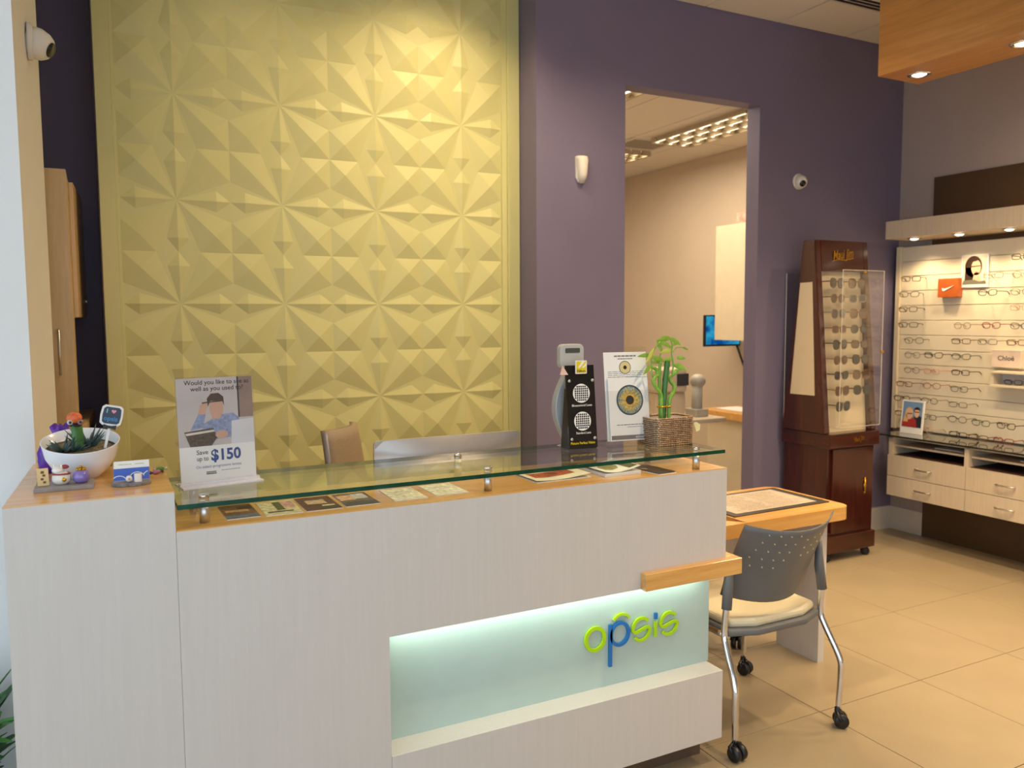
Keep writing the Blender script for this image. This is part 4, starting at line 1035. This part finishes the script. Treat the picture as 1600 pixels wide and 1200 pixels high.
# A-shaped upper body
zb_, zt_ = 0.84, 2.075
yf0, yf1, yb0, yb1 = 3.640, 3.755, 4.000, 3.850
def yf(z): return yf0+(yf1-yf0)*(z-zb_)/(zt_-zb_)
def yb(z): return yb0+(yb1-yb0)*(z-zb_)/(zt_-zb_)
for a, b in ((4.085, 4.135), (4.520, 4.570)):
    MB(T).add([(a,yf0,zb_),(b,yf0,zb_),(b,yb0,zb_),(a,yb0,zb_),(a,yf1,zt_),(b,yf1,zt_),(b,yb1,zt_),(a,yb1,zt_)],[(3,2,1,0),(4,5,6,7),(0,1,5,4),(1,2,6,5),(2,3,7,6),(3,0,4,7)]).build('side_panel', m_mahog, t, bevel=0.006)
z1 = 1.875
MB(T).add([(4.135,yf(z1),z1),(4.52,yf(z1),z1),(4.52,yb(z1),z1),(4.135,yb(z1),z1),(4.135,yf1,zt_),(4.52,yf1,zt_),(4.52,yb1,zt_),(4.135,yb1,zt_)],[(3,2,1,0),(4,5,6,7),(0,1,5,4),(1,2,6,5),(2,3,7,6),(3,0,4,7)]).build('header', m_mahog_h, t)
m_cream_panel = mat('cream_panel', (214, 198, 166), 0.5, var=0.02)
MB(T).add([(4.135,yf0+0.045,zb_),(4.52,yf0+0.045,zb_),(4.52,yf0+0.06,zb_),(4.135,yf0+0.06,zb_),(4.135,yf(z1)+0.03,z1),(4.52,yf(z1)+0.03,z1),(4.52,yf(z1)+0.04,z1),(4.135,yf(z1)+0.04,z1)],[(3,2,1,0),(4,5,6,7),(0,1,5,4),(1,2,6,5),(2,3,7,6),(3,0,4,7)]).build('backing', m_cream_panel, t)
# tapered mirror on the left side
mm = [(4.0835, 3.725, 1.080), (4.0835, 3.930, 1.078), (4.0835, 3.866, 1.805), (4.0835, 3.766, 1.807)]
MB(T).add(mm+[(p[0]+0.003, p[1], p[2]) for p in mm], [(0,1,2,3),(0,4,5,1),(1,5,6,2),(2,6,7,3),(3,7,4,0)]).build('side_plate', m_cream_panel, t)
# acrylic case in front and behind
MB(T).box(4.140, 4.515, 3.5750, 3.578, 0.885, 1.875).build('case_front', m_acry, t)
for a in (4.140, 4.512):
    MB(T).add([(a,3.578,0.885),(a+.003,3.578,0.885),(a+.003,yf(.885),0.885),(a,yf(.885),0.885),(a,3.578,1.875),(a+.003,3.578,1.875),(a+.003,yf(1.875),1.875),(a,yf(1.875),1.875)],[(3,2,1,0),(4,5,6,7),(0,1,5,4),(1,2,6,5),(2,3,7,6),(3,0,4,7)]).build('case_side', m_acry, t)
m_acr_edge = mat('acrylic_edge', (206, 200, 190), 0.15, var=0.05, coat=0.5)
mb = MB(T)
for a in (4.1385, 4.5135):
    mb.box(a, a+0.003, 3.5735, 3.5765, 0.883, 1.877)
mb.box(4.14, 4.515, 3.5735, 3.5765, 1.874, 1.877).box(4.14, 4.515, 3.5735, 3.5765, 0.883, 0.886).build('case_edge', m_acr_edge, t)
MB(T).box(4.138, 4.517, 3.575, 3.68, 0.876, 0.884).build('case_floor', m_acry, t)
MB(T).box(4.14, 4.515, 4.035, 4.038, 0.885, 1.875).build('case_front', m_acry, t)
MB(T).box(4.138, 4.141, 3.93, 4.038, 0.885, 1.875).build('case_side', m_acry, t)
MB(T).box(4.137, 4.140, 4.034, 4.0395, 0.885, 1.875).build('case_edge', m_acr_edge, t)
MB(T).box(4.325, 4.345, 3.568, 3.575, 1.860, 1.868).build('catch', m_gold, t); MB(T).box(4.505, 4.525, 3.568, 3.575, 1.35, 1.365).build('catch', m_gold, t)
lt = math.atan2(yf1-yf0, zt_-zb_)
hk = TR(4.325, yf(1.985)-0.002, 1.985) @ RX(-lt) @ FRONT((0, 0, 0))
mb = MB(loc_T(t) @ hk); put_text(mb, 'Maui Jim', 0.0, 0.0, 0.085, 0.003, 0.19, 0.01, 0.45, rot=0.12); mb.ribbon([(-0.10, -0.045), (-0.04, -0.032), (0.02, -0.035), (0.10, -0.02)], 0.005, 0.002, 0.003); mb.keep = True; mb.build('gold_script', m_gold, t)
mb = MB(loc_T(t) @ FRONT((4.36, 3.6045, 0.795))); put_text(mb, 'Maui Jim', 0.0, 0.0, 0.045, 0.001, 0.10, 0.01, 0.45, rot=0.15); mb.keep = True; mb.build('gold_script', m_gold, t)
for x, y in ((4.15, 3.66), (4.515, 3.66), (4.15, 3.97), (4.515, 3.97)):
    caster(t, x-4.32, y-3.82, 0.8)

# ------------------------------------------------------------------ spectacles
def spec_meshes(style, frame_m, lens_m, tip_m):
    """local: front faces -y, x across, temples run +y"""
    gw = 0.0265; gh = {'rect': 0.0165, 'round': 0.0205, 'cat': 0.018, 'sun': 0.0215}[style]; ex = {'rect': 4.0, 'round': 2.1, 'cat': 2.8, 'sun': 2.6}[style]
    th = 0.0017 if style == 'round' else 0.0024
    root = {}
    def outline(cx):
        pts = []
        for i in range(22):
            a = 2*PI*i/22; c, s_ = math.cos(a), math.sin(a)
            x = math.copysign(abs(c)**(2/ex), c)*gw; z = math.copysign(abs(s_)**(2/ex), s_)*gh
            if style in ('cat', 'sun') : z += 0.004*(abs(x)/gw if (x*cx) > 0 else 0)*(1 if z > 0 else 0.2)
            pts.append((cx+x, 0.10*(cx+x)**2*2, z))
        return pts
    rim = MB()
    for cx in (-0.0345, 0.0345): rim.tube(outline(cx), th, 6, closed=True)
    rim.tube([(-0.0085, 0, 0.004), (-0.004, -0.001, 0.0075), (0.004, -0.001, 0.0075), (0.0085, 0, 0.004)], th, 6)
    for s_ in (-1, 1): rim.tube([(s_*0.060, 0.0008, 0.006), (s_*0.066, 0.001, 0.008), (s_*0.069, 0.006, 0.008)], th*1.1, 6)
    lens = []
    for cx in (-0.0345, 0.0345):
        lens.append(MB().add(outline(cx), [tuple(range(22))]))
    tem = []
    for s_ in (-1, 1): tem.append(MB().tube([(s_*0.069, 0.005, 0.008), (s_*0.070, 0.05, 0.008), (s_*0.069, 0.090, 0.006), (s_*0.067, 0.118, -0.012)], [th*1.1, th, th*1.2, th*1.3], 6))
    return rim, lens, tem
m_lclear = glass('clear_lens', (0.97, 0.97, 0.96), 1.45); m_lsun = mat('sun_lens', (44, 40, 34), 0.1, var=0.1, coat=0.5); m_lsunb = mat('sun_lens_brown', (86, 62, 44), 0.1, var=0.1, coat=0.5)
FRAMES = {'black': (26, 25, 26), 'brown': (74, 48, 32), 'tortoise': (110, 72, 40), 'silver': (150, 148, 142), 'red': (140, 46, 44), 'green': (70, 84, 60), 'pink': (206, 150, 132), 'grey': (92, 90, 90)}
proto = {}
def spectacles(label, style, colr, loc, rz, group, cat='glasses', sun=False, tilt=0.0):
    key = (style, colr, sun)
    if key not in proto:
        fm = mat('frame_'+colr, FRAMES[colr], 0.3, 0.8 if colr == 'silver' else 0.0, var=0.3 if colr == 'tortoise' else 0.05, scale=120)
        lm = (m_lsunb if colr in ('tortoise', 'brown') else m_lsun) if sun else m_lclear
        t = thing('sunglasses' if sun else 'eyeglasses', label, cat, loc, rz, group)
        rim, lens, tem = spec_meshes(style, fm, lm, fm)
        ro = rim.build('rim', fm, t)
        for l in lens: l.build('lens', lm, t)
        for q in tem: q.build('temple', fm, t)
        proto[key] = t
    else:
        t = copy_tree(proto[key]); t['label'] = label; t['group'] = group
        t.location = loc; t.rotation_euler = (0, 0, rz)
    t.rotation_euler = (tilt, 0, rz)
    return t
styles = ['sun', 'round', 'sun', 'rect', 'sun', 'round', 'cat', 'sun', 'sun']; cols = ['black', 'brown', 'silver', 'tortoise', 'black', 'brown', 'black', 'tortoise', 'black']
for k in range(9):
    z = 1.80 - 0.0985*k
    for c, (x, rz_) in enumerate(((4.232, 0.14), (4.415, -0.05))):
        if k == 8 and c == 1: continue
        spectacles('%s framed sunglasses, %s row from the top in the tower, %s pair' % (cols[(k+c) % 9], ORD[k], 'left' if k < 8 and c == 0 else ('right' if c else 'only')), styles[(k+2*c) % 9], cols[(k+c) % 9],
                   (x, yf(z)-0.030, z), rz_, 'sunglasses in the display tower', 'sunglasses', True).scale = (1.18, 1.0, 1.35)

# ------------------------------------------------------------------ right wall display
XB = 5.20
t = thing('display_board', 'cream backlit slat board for eyeglasses on the right wall', 'display board', (XB, 3.0, 0.72))
T = loc_T(t)
m_board = mat('cream_board', (226, 212, 184), 0.4, var=0.02); m_slat = mat('cream_slat', (232, 220, 194), 0.35, var=0.02)
Y0, Y1 = 1.2, 4.0
MB(T).box(XB+0.0122, XR-0.0185, Y0, Y1, 0.766, 2.080).build('backing', m_board, t)
me = None
zs = [2.078-0.105*k for k in range(13)] + [0.768]
zs.pop(12)
for k in range(len(zs)-1):
    hgt = zs[k]-zs[k+1]
    MB(T).box(XB, XB+0.012, Y0+0.002, Y1-0.03, zs[k+1]+0.004, zs[k]).build('slat', m_slat, t, bevel=0.002, seg=1)
MB(T).box(XB-0.02, XB+0.014, Y1-0.028, Y1+0.004, 0.768, 2.082).build('end_cap', m_board, t)
t = thing('light_cornice', 'cream cornice with recessed downlights above the display board', 'cornice', (5.08, 3.0, 2.115))
T = loc_T(t)
MB(T).box(4.895, XR-0.019, Y0, 3.876, 2.117, 2.237).build('box', m_cream_lam, t)
for y in (3.73, 3.405, 3.08, 2.755, 2.43):
    f = MB(T).lathe([(0.030, 0.0), (0.044, 0.0), (0.044, -0.004), (0.030, -0.006)], 24, (5.0, y, 2.117)).build('lamp_ring', m_chrome, t)
    MB(T).lathe([(0.0001, -0.014), (0.016, -0.012), (0.029, -0.004)], 20, (5.0, y, 2.117)).build('lamp', m_emit_warm, f)
    spot((5.0, y, 2.09), (5.12, y, 0.8), 11.5, 2.2, 0.7, (1.0, 0.74, 0.42), 0.03)
# hanging drawer unit with glass top
t = thing('drawer_unit', 'cream wall hung drawer unit with open shelves and dark glass top', 'drawers', (5.08, 3.0, 0.335))
T = loc_T(t)
XF = 4.9
MB(T).box(XF-0.02, XR-0.019, Y0, 3.88, 0.752, 0.764).build('glass_top', mat('dark_green_glass', (40, 46, 38), 0.05, var=0.1, coat=0.6), t)
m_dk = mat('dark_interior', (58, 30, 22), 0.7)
MB(T).box(XF+0.02, XR-0.019, Y0, 3.80, 0.338, 0.622).build('carcass', m_cream_lam, t)
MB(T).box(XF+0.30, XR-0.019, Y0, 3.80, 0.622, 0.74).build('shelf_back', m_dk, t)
MB(T).box(XF+0.012, XR-0.019, Y0, 3.80, 0.740, 0.752).build('top_rail', m_cream_lam, t)
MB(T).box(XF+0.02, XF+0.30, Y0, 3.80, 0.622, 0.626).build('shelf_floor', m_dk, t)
bays = [3.80-0.555*k for k in range(5)]
for k, y in enumerate(bays):
    MB(T).box(XF+0.002, XF+0.30, y-0.03, y, 0.622, 0.740).build('divider', m_cream_lam, t)
    if k < 4:
        ya, yb_ = bays[k+1], y-0.03
        MB(T).box(XF+0.03, XF+0.30, ya, yb_, 0.682, 0.694).build('shelf', m_cream_lam, t)
        for zz0, zz1 in ((0.478, 0.622), (0.338, 0.474)):
            dr = MB(T).box(XF, XF+0.019, bays[k+1]-0.012 if k < 3 else ya, y-0.015 if k else y+0.006, zz0, zz1).build('drawer_front', m_cream_lam, t, bevel=0.001, seg=1)
            yc = y-0.275; zc1 = (zz0+zz1)/2
            MB(T).tube(smooth([(XF, yc+0.055, zc1), (XF-0.022, yc+0.050, zc1), (XF-0.028, yc, zc1), (XF-0.022, yc-0.050, zc1), (XF, yc-0.055, zc1)], 4), 0.0055, 8).build('handle', m_steel, dr)
for k, (y, l) in enumerate(((3.42, 0.20), (2.86, 0.18))):
    o = MB(TR(XF+0.10, y, 0.694)).box(0, 0.12, -l/2, l/2, 0.0005, 0.006).build('paper_stack', m_paper)
    tag(o, ['white papers on the shelf of the left drawer bay', 'white papers on the shelf of the second drawer bay'][k], 'papers')

# eyeglasses: height of each row and the places along the wall (y) of its pairs
ROWS = [(1.985, [3.045]), (1.878, [3.805, 3.22, 3.037]), (1.773, [3.815, 3.253, 3.041]), (1.668, [3.82, 3.037]), (1.56, [3.815, 3.414, 3.22, 3.037]), (1.455, [3.765, 3.419, 3.241, 3.053]), (1.35, [3.775, 3.613, 3.414]), (1.245, [3.775, 3.623, 3.414]), (1.14, [3.831, 3.618, 3.419]), (1.035, [3.846, 3.632, 3.423]), (0.93, [3.836, 3.637, 3.423, 3.262, 3.097]), (0.832, [3.656, 3.414, 3.275, 3.109])]
COLS = ['black', 'brown', 'silver', 'tortoise', 'grey', 'black', 'green', 'brown', 'pink', 'black', 'tortoise', 'red', 'grey']
STY = ['rect', 'cat', 'round', 'rect', 'round', 'cat', 'rect']
rg = random.Random(11); ci = 0
for k, (z, pxs) in enumerate(ROWS):
    for j, yy in enumerate(pxs):
        colr = COLS[ci % len(COLS)]; sty = STY[(ci*3) % len(STY)]; ci += 1
        xx = XB-0.118
        where = 'only pair' if len(pxs) == 1 else '%s pair from the left' % ORD[j]
        left = yy > 3.70 and k < 6
        spectacles('%s framed eyeglasses, %s row of the wall board, %s' % (colr, ORD[k], where), sty, colr, (xx, yy, z-0.040+0.008*rg.random()), -PI/2 + (rg.random()-0.5)*0.25 + (0.35 if left else 0), 'eyeglasses on the wall board', 'glasses')
# box, photo and shelf on the board
t = thing('logo_box', 'orange square box with white swoosh on the display board', 'box', (XB-0.05, 3.575, 1.712))
MB().box(0, 0.05, -0.074, 0.074, 0, 0.128).build('block', mat('orange_wood', (176, 88, 34), 0.45, var=0.12, scale=20), t, bevel=0.002)
mb = MB(WEST((-0.0008, 0, 0.064)) @ RZ(0.05)); mb.prism([(-0.042, 0.002), (-0.040, -0.016), (-0.028, -0.020), (-0.005, -0.011), (0.046, 0.012), (-0.012, -0.002), (-0.026, -0.005), (-0.032, 0.001)], 0, 0.002); mb.build('swoosh', m_paper, t)
def person_photo(t, w, h, M, spec):
    mats = [s_[0] for s_ in spec]; mb = MB(M)
    for k, (m_, polys) in enumerate(spec):
        mb.m = k
        for p in polys:
            if p[0] == 'e': mb.ell(p[1]*w, p[2]*h, p[3]*w, p[4]*h, 0.0003*(k+1), 24)
            else: mb.flat([(x*w, y*h) for x, y in p], 0.0003*(k+1))
    mb.keep = True; mb.build('photo_print', mats, t)
t = thing('portrait_photo', 'white framed photo of a dark haired woman in glasses on the board', 'photo', (XB-0.012, 3.415, 1.775))
MB(WEST((0, 0, 0))).prism([(-0.093, 0), (0.093, 0), (0.093, 0.215), (-0.093, 0.215)], -0.012, 0.0).build('mount', m_paper, t)
sk = mat('photo_skin', (222, 178, 148), 0.5); hr = mat('photo_hair', (58, 36, 26), 0.5)
person_photo(t, 0.166, 0.186, WEST((-0.0005, 0.083, 0.020)), [(mat('photo_bg', (226, 208, 186), 0.5), [[(0,0),(1,0),(1,1),(0,1)]]), (hr, [('e', .45, .62, .36, .38), [(.08,.0),(.5,.0),(.6,.6),(.12,.6)]]), (sk, [('e', .56, .58, .20, .27), [(.42,.05),(.78,.05),(.68,.40),(.48,.40)]]),
     (mat('photo_top', (110, 112, 96), 0.5), [[(0,0),(1,0),(.95,.12),(.7,.09),(.5,.16),(.05,.14)]]), (hr, [('e', .46, .88, .20, .08)]), (m_black, [[(.36,.60),(.76,.63),(.76,.66),(.36,.64)]]), (mat('photo_lips', (180, 80, 76), 0.5), [('e', .60, .42, .06, .018)])])
t = thing('name_block', 'pale block with dark lettering on the display board', 'sign', (XB-0.04, 3.165, 1.255))
MB().box(0, 0.04, -0.094, 0.094, 0, 0.112).build('block', mat('pale_pink_block', (226, 206, 190), 0.35), t, bevel=0.002)
mb = MB(WEST((-0.0008, 0, 0.058))); put_text(mb, 'Chloé', 0, 0, 0.042, 0, 0.105, 0.01); mb.keep = True; mb.build('lettering', m_ink, t)
t = thing('box_shelf', 'small cream box shelf on the board holding one pair', 'shelf', (XB, 3.075, 1.135))
T = loc_T(t)
MB(T).box(XB-0.13, XB, 2.94, 3.21, 1.135, 1.150).build('bottom', m_board, t); MB(T).box(XB-0.13, XB, 2.94, 3.21, 1.222, 1.234).build('top', m_board, t)
MB(T).box(XB-0.11, XB, 3.196, 3.21, 1.150, 1.222).build('side', m_board, t); MB(T).box(XB-0.11, XB, 2.94, 2.954, 1.150, 1.222).build('side', m_board, t)
MB(T).box(XB-0.012, XB, 2.954, 3.196, 1.150, 1.222).build('back', mat('shelf_back_grey', (196, 196, 202), 0.4), t)
spectacles('black framed eyeglasses inside the small box shelf', 'rect', 'black', (XB-0.125, 3.06, 1.1705), -PI/2+0.1, 'eyeglasses on the wall board', 'glasses').scale = (0.85, 0.85, 0.85)
t = thing('couple_photo', 'framed photo of two people in glasses on the glass counter', 'photo', (5.05, 3.745, 0.764), 0.0)
ph = Matrix.Rotation(0.1, 4, 'Y') @ WEST((0, 0, 0))
MB(ph).prism([(-0.086, 0), (0.086, 0), (0.086, 0.235), (-0.086, 0.235)], -0.010, 0.0).build('mount', m_paper, t)
MB().box(-0.012, 0.06, -0.086, 0.086, 0, 0.004).build('foot', m_acry, t)
person_photo(t, 0.150, 0.178, ph @ TR(-0.075, 0.046, 0.0005), [(mat('photo_sky', (112, 146, 186), 0.5), [[(0,0),(1,0),(1,1),(0,1)]]), (mat('photo_navy', (38, 42, 56), 0.5), [[(.55,0),(1,0),(1,.42),(.8,.5),(.6,.42)]]), (mat('photo_redtop', (166, 52, 46), 0.5), [[(0,0),(.78,0),(.72,.30),(.5,.40),(.12,.38),(0,.25)]]),
     (mat('photo_blond', (222, 178, 126), 0.5), [('e', .34, .54, .21, .24), [(.05,.2),(.3,.2),(.3,.5),(.12,.5)]]), (sk, [('e', .38, .50, .14, .19), ('e', .74, .58, .13, .19)]), (hr, [[(.58,.62),(.60,.76),(.74,.82),(.88,.76),(.90,.62),(.86,.70),(.64,.70)]]), (m_black, [[(.26,.51),(.50,.53),(.50,.555),(.26,.54)], [(.62,.60),(.86,.60),(.86,.625),(.62,.625)]])])

# ------------------------------------------------------------------ wood bulkhead with downlights
t = thing('wood_bulkhead', 'maple bulkhead with recessed downlights hanging at upper right', 'bulkhead', (3.735, 1.2, 2.8))
T = loc_T(t)
MB(T).box(3.582, 3.892, -1.9, 2.911, 2.8, ZC).build('box', m_wood_y, t)
for y in (2.79, 2.275, 1.76, 1.245, 0.73, 0.2, -0.4):
    f = MB(T).lathe([(0.034, -0.002), (0.040, -0.007), (0.055, -0.005), (0.057, 0.0)], 28, (3.735, y, 2.8)).build('lamp_ring', m_chrome, t)
    MB(T).lathe([(0.0001, -0.012), (0.02, -0.010), (0.034, -0.003)], 20, (3.735, y, 2.8)).build('lamp', m_emit_warm, f)
    spot((3.735, y, 2.785), (3.735, y, 0), 75.0, 2.4, 0.9)
t = thing('slot_diffuser', 'dark linear slot air diffuser in the ceiling beside the bulkhead', 'vent', (4.3, 3.57, ZC))
for k in range(3): MB().box(-0.55, 0.55, -0.05+0.035*k, -0.03+0.035*k, -0.008, -0.0025).build('slot', m_black, t)
MB().box(-0.56, 0.56, -0.055, 0.065, -0.0045, -0.0022).build('frame', m_tbar, t)

# ceiling downlights (unseen, above the frame; those off the panel added for warm light)
def downlight(x, y, z, power, tgt=None, size=2.3, label='', col=WARM):
    t = thing('ceiling_downlight', label, 'downlight', (x, y, z-0.002))
    MB().lathe([(0.050, -0.002), (0.056, -0.010), (0.075, -0.006), (0.077, 0.0)], 28).build('ring', m_chrome, t)
    MB().lathe([(0.0001, -0.006), (0.050, -0.006)], 22).build('lamp', m_emit_warm, t)
    spot((x, y, z-0.03), tgt or (x, y, 0), power, size, 0.9, col, 0.05)
downlight(1.75, 3.55, ZC, 60, (1.6, 4.25, 1.8), 2.0, 'recessed downlight over the right half of the yellow panel')
downlight(0.75, 3.55, ZC, 11, (0.85, 4.25, 1.6), 2.0, 'recessed downlight over the left half of the yellow panel')
downlight(2.3, 1.2, ZC, 130, None, 2.4, 'added unseen downlight over the floor in front of the desk')
downlight(2.6, 3.1, ZC, 80, None, 2.4, 'added unseen downlight over the side desk')
downlight(4.6, 2.2, ZC, 80, None, 2.4, 'added unseen downlight in front of the glasses wall')
downlight(1.6, 3.05, ZC, 64, None, 2.4, 'added unseen downlight over the reception desk')

# ------------------------------------------------------------------ inner room
def louvre(label, x0, x1, y0, y1, nx, ny):
    t = thing('louvre_light', label, 'ceiling light', ((x0+x1)/2, (y0+y1)/2, ZI-0.0025))
    w, l = (x1-x0)/2, (y1-y0)/2
    MB().box(-w, w, -l, l, -0.004, 0.0).build('tray', mat('light_tray', (236, 226, 206), 0.5), t)
    m_lou = mat('louvre_metal', (206, 200, 186), 0.16, 1.0)
    for i in range(nx+1):
        x = -w+2*w*i/nx; MB().add([(x-.012,-l,-.045),(x+.012,-l,-.045),(x+.012,l,-.045),(x-.012,l,-.045),(x-.003,-l,-.005),(x+.003,-l,-.005),(x+.003,l,-.005),(x-.003,l,-.005)],[(3,2,1,0),(4,5,6,7),(0,1,5,4),(1,2,6,5),(2,3,7,6),(3,0,4,7)]).build('blade', m_lou, t)
    for j in range(ny+1):
        y = -l+2*l*j/ny
        for i in range(nx):
            xa_, xb_ = -w+2*w*i/nx+0.012, -w+2*w*(i+1)/nx-0.012
            MB().add([(xa_,y-.020,-.045),(xb_,y-.020,-.045),(xb_,y+.020,-.045),(xa_,y+.020,-.045),(xa_,y-.004,-.005),(xb_,y-.004,-.005),(xb_,y+.004,-.005),(xa_,y+.004,-.005)],[(3,2,1,0),(4,5,6,7),(0,1,5,4),(1,2,6,5),(2,3,7,6),(3,0,4,7)]).build('cross_blade', m_lou, t)
    for i in range(nx):
        xc = -w+2*w*(i+0.5)/nx
        MB().cyl((xc, -l+0.02, -0.018), (xc, l-0.02, -0.018), 0.010, 10).build('tube', emis('tube_glow', (255, 228, 190), 5.0), t)
louvre('large parabolic louvre light in the inner room seen through the doorway', 4.46, 4.90, 4.80, 5.98, 3, 6)
louvre('parabolic louvre light at the top left of the doorway view', 3.00, 3.44, 4.30, 5.05, 3, 4)
louvre('parabolic louvre light farther back in the inner room', 4.46, 4.80, 6.45, 7.60, 3, 6)
area((4.0, 5.6, ZI-0.09), (0, 0, 0), 1.6, 2.2, 70, (1.0, 0.84, 0.62))
t = thing('ceiling_vent', 'square slatted air vent in the inner room ceiling', 'vent', (4.55, 6.22, ZI-0.003))
MB().box(-0.25, 0.25, -0.18, 0.18, -0.004, 0.0).build('plate', m_tbar, t)
for k in range(6): MB().box(-0.20, 0.20, -0.14+0.05*k, -0.12+0.05*k, -0.010, -0.004).build('slat', mat('vent_grey', (150, 140, 124), 0.5), t)
t = thing('exam_counter', 'cream exam room counter with maple top seen through the doorway', 'counter', (5.05, 5.0, 0))
T = loc_T(t)
MB(T).box(4.75, XI-0.003, 4.30, 5.52, 0.0, 0.715).build('body', mat('cream_laminate', (214, 200, 172), 0.45, var=0.03), t)
MB(T).prism([(4.72, 4.30), (XI-0.003, 4.30), (XI-0.003, 5.59), (4.78, 5.59), (4.72, 5.55)], 0.715, 0.785).build('top', m_wood, t, bevel=0.008)
o = MB(TR(4.95, 5.30, 0.785)).box(-0.12, 0.12, -0.20, 0.20, 0.0003, 0.004).build('paper_sheet', m_paper); tag(o, 'white sheets on the exam room counter', 'papers')
t = thing('mouse', 'dark computer mouse on the exam room counter', 'mouse', (4.90, 5.10, 0.785))
MB().lathe([(0.0001, 0.032), (0.03, 0.026), (0.045, 0.012), (0.046, 0.0003), (0.0001, 0.0003)], 20, (0,0,0), 1.3).build('shell', m_darkgrey, t); MB().lathe([(0.006, 0.033), (0.004, 0.036), (0.0001, 0.036)], 10, (0.015, 0, -0.003)).build('wheel', m_black, t)
t = thing('upper_wall_cabinet', 'cream wall cabinet above the monitor in the inner room', 'cabinet', (5.29, 5.2, 1.375))
T = loc_T(t)
MB(T).box(5.118, XI-0.001, 4.55, 5.845, 1.375, 2.415).build('body', mat('cream_laminate', (214, 200, 172)), t)
for a, b in ((4.552, 5.19), (5.195, 5.845)): MB(T).box(5.10, 5.117, a, b, 1.376, 2.414).build('door', mat('cream_laminate', (214, 200, 172)), t)
t = thing('paper_box', 'small patterned box on top of the inner room cabinet', 'box', (5.22, 5.56, 2.415))
MB().box(-0.06, 0.06, -0.085, 0.085, 0.0005, 0.10).build('box', mat('patterned_card', (214, 160, 140), 0.5, var=0.5, scale=18), t)
MB().ball((0.0, 0.0, 0.105), 0.03).build('ornament', mat('patterned_card', (214, 160, 140)), t)
t = thing('monitor', 'blue lit computer monitor below the inner room cabinet', 'monitor', (5.31, 5.93, 1.31))
MB().box(-0.265, 0.165, -0.015, 0.015, 0.0, 0.295).build('housing', m_black, t, bevel=0.004)
mm_ = bpy.data.materials.new('screen_glow'); mm_.use_nodes = True; nt = mm_.node_tree; nt.nodes.remove(nt.nodes['Principled BSDF'])
em = nt.nodes.new('ShaderNodeEmission'); nz = nt.nodes.new('ShaderNodeTexNoise'); nz.inputs['Scale'].default_value = 9; rp = nt.nodes.new('ShaderNodeValToRGB'); tc = nt.nodes.new('ShaderNodeTexCoord')
rp.color_ramp.elements[0].color = lin((10, 70, 140)) + (1,); rp.color_ramp.elements[1].color = lin((60, 190, 220)) + (1,); rp.color_ramp.elements[0].position = 0.4; rp.color_ramp.elements[1].position = 0.75
nt.links.new(tc.outputs['Object'], nz.inputs['Vector']); nt.links.new(nz.outputs['Fac'], rp.inputs[0]); nt.links.new(rp.outputs[0], em.inputs[0]); em.inputs[1].default_value = 0.9
nt.links.new(em.outputs[0], nt.nodes['Material Output'].inputs[0])
MB().box(-0.253, 0.153, -0.0175, -0.0152, 0.018, 0.283).build('screen', mm_, t)
MB().box(0.02, 0.10, 0.015, 0.05, 0.10, 0.18).build('bracket', m_black, t); MB().box(0.06, 0.170, 0.05, 0.07, 0.12, 0.16).build('arm', m_black, t)
MB().tube(smooth([(0.14, 0.0, 0.0), (0.10, -0.15, -0.2), (0.04, -0.32, -0.40), (0.00, -0.40, -0.521)], 5), 0.010, 8).build('cable', m_black, t)
t = thing('slit_lamp', 'cream eye examination machine on a stand behind the bamboo', 'instrument', (4.0, 5.0, 0))
m_inst = mat('instrument_cream', (206, 190, 164), 0.4, var=0.03); m_instg = mat('instrument_grey', (176, 172, 160), 0.4)
MB().box(-0.40, 0.30, -0.22, 0.22, 0.78, 0.815).build('table', m_inst, t, bevel=0.008); MB().cyl((-0.05, 0, 0.04), (-0.05, 0, 0.78), 0.04).build('column', m_instg, t); MB().box(-0.30, 0.20, -0.2, 0.2, 0.0, 0.04).build('base', m_instg, t, bevel=0.01)
MB().prism([(-0.30, -0.14), (-0.02, -0.14), (0.02, 0.0), (-0.02, 0.14), (-0.30, 0.14)], 1.02, 1.20).build('head', m_inst, t, bevel=0.02, seg=3)
MB().box(-0.12, -0.015, -0.150, -0.135, 1.07, 1.16).build('eyepiece', m_darkgrey, t)
MB().box(-0.28, 0.0, -0.10, 0.10, 0.815, 1.02).build('body', m_inst, t, bevel=0.015)
MB().cyl((0.15, -0.05, 0.815), (0.15, -0.05, 1.08), 0.042).build('arm_post', m_instg, t)
MB().ball((0.155, -0.05, 1.09), 0.062, (1, 1, 0.9)).build('arm_joint', m_instg, t)
MB().box(0.09, 0.21, -0.12, 0.02, 0.815, 0.875).build('arm_base', m_instg, t, bevel=0.006)
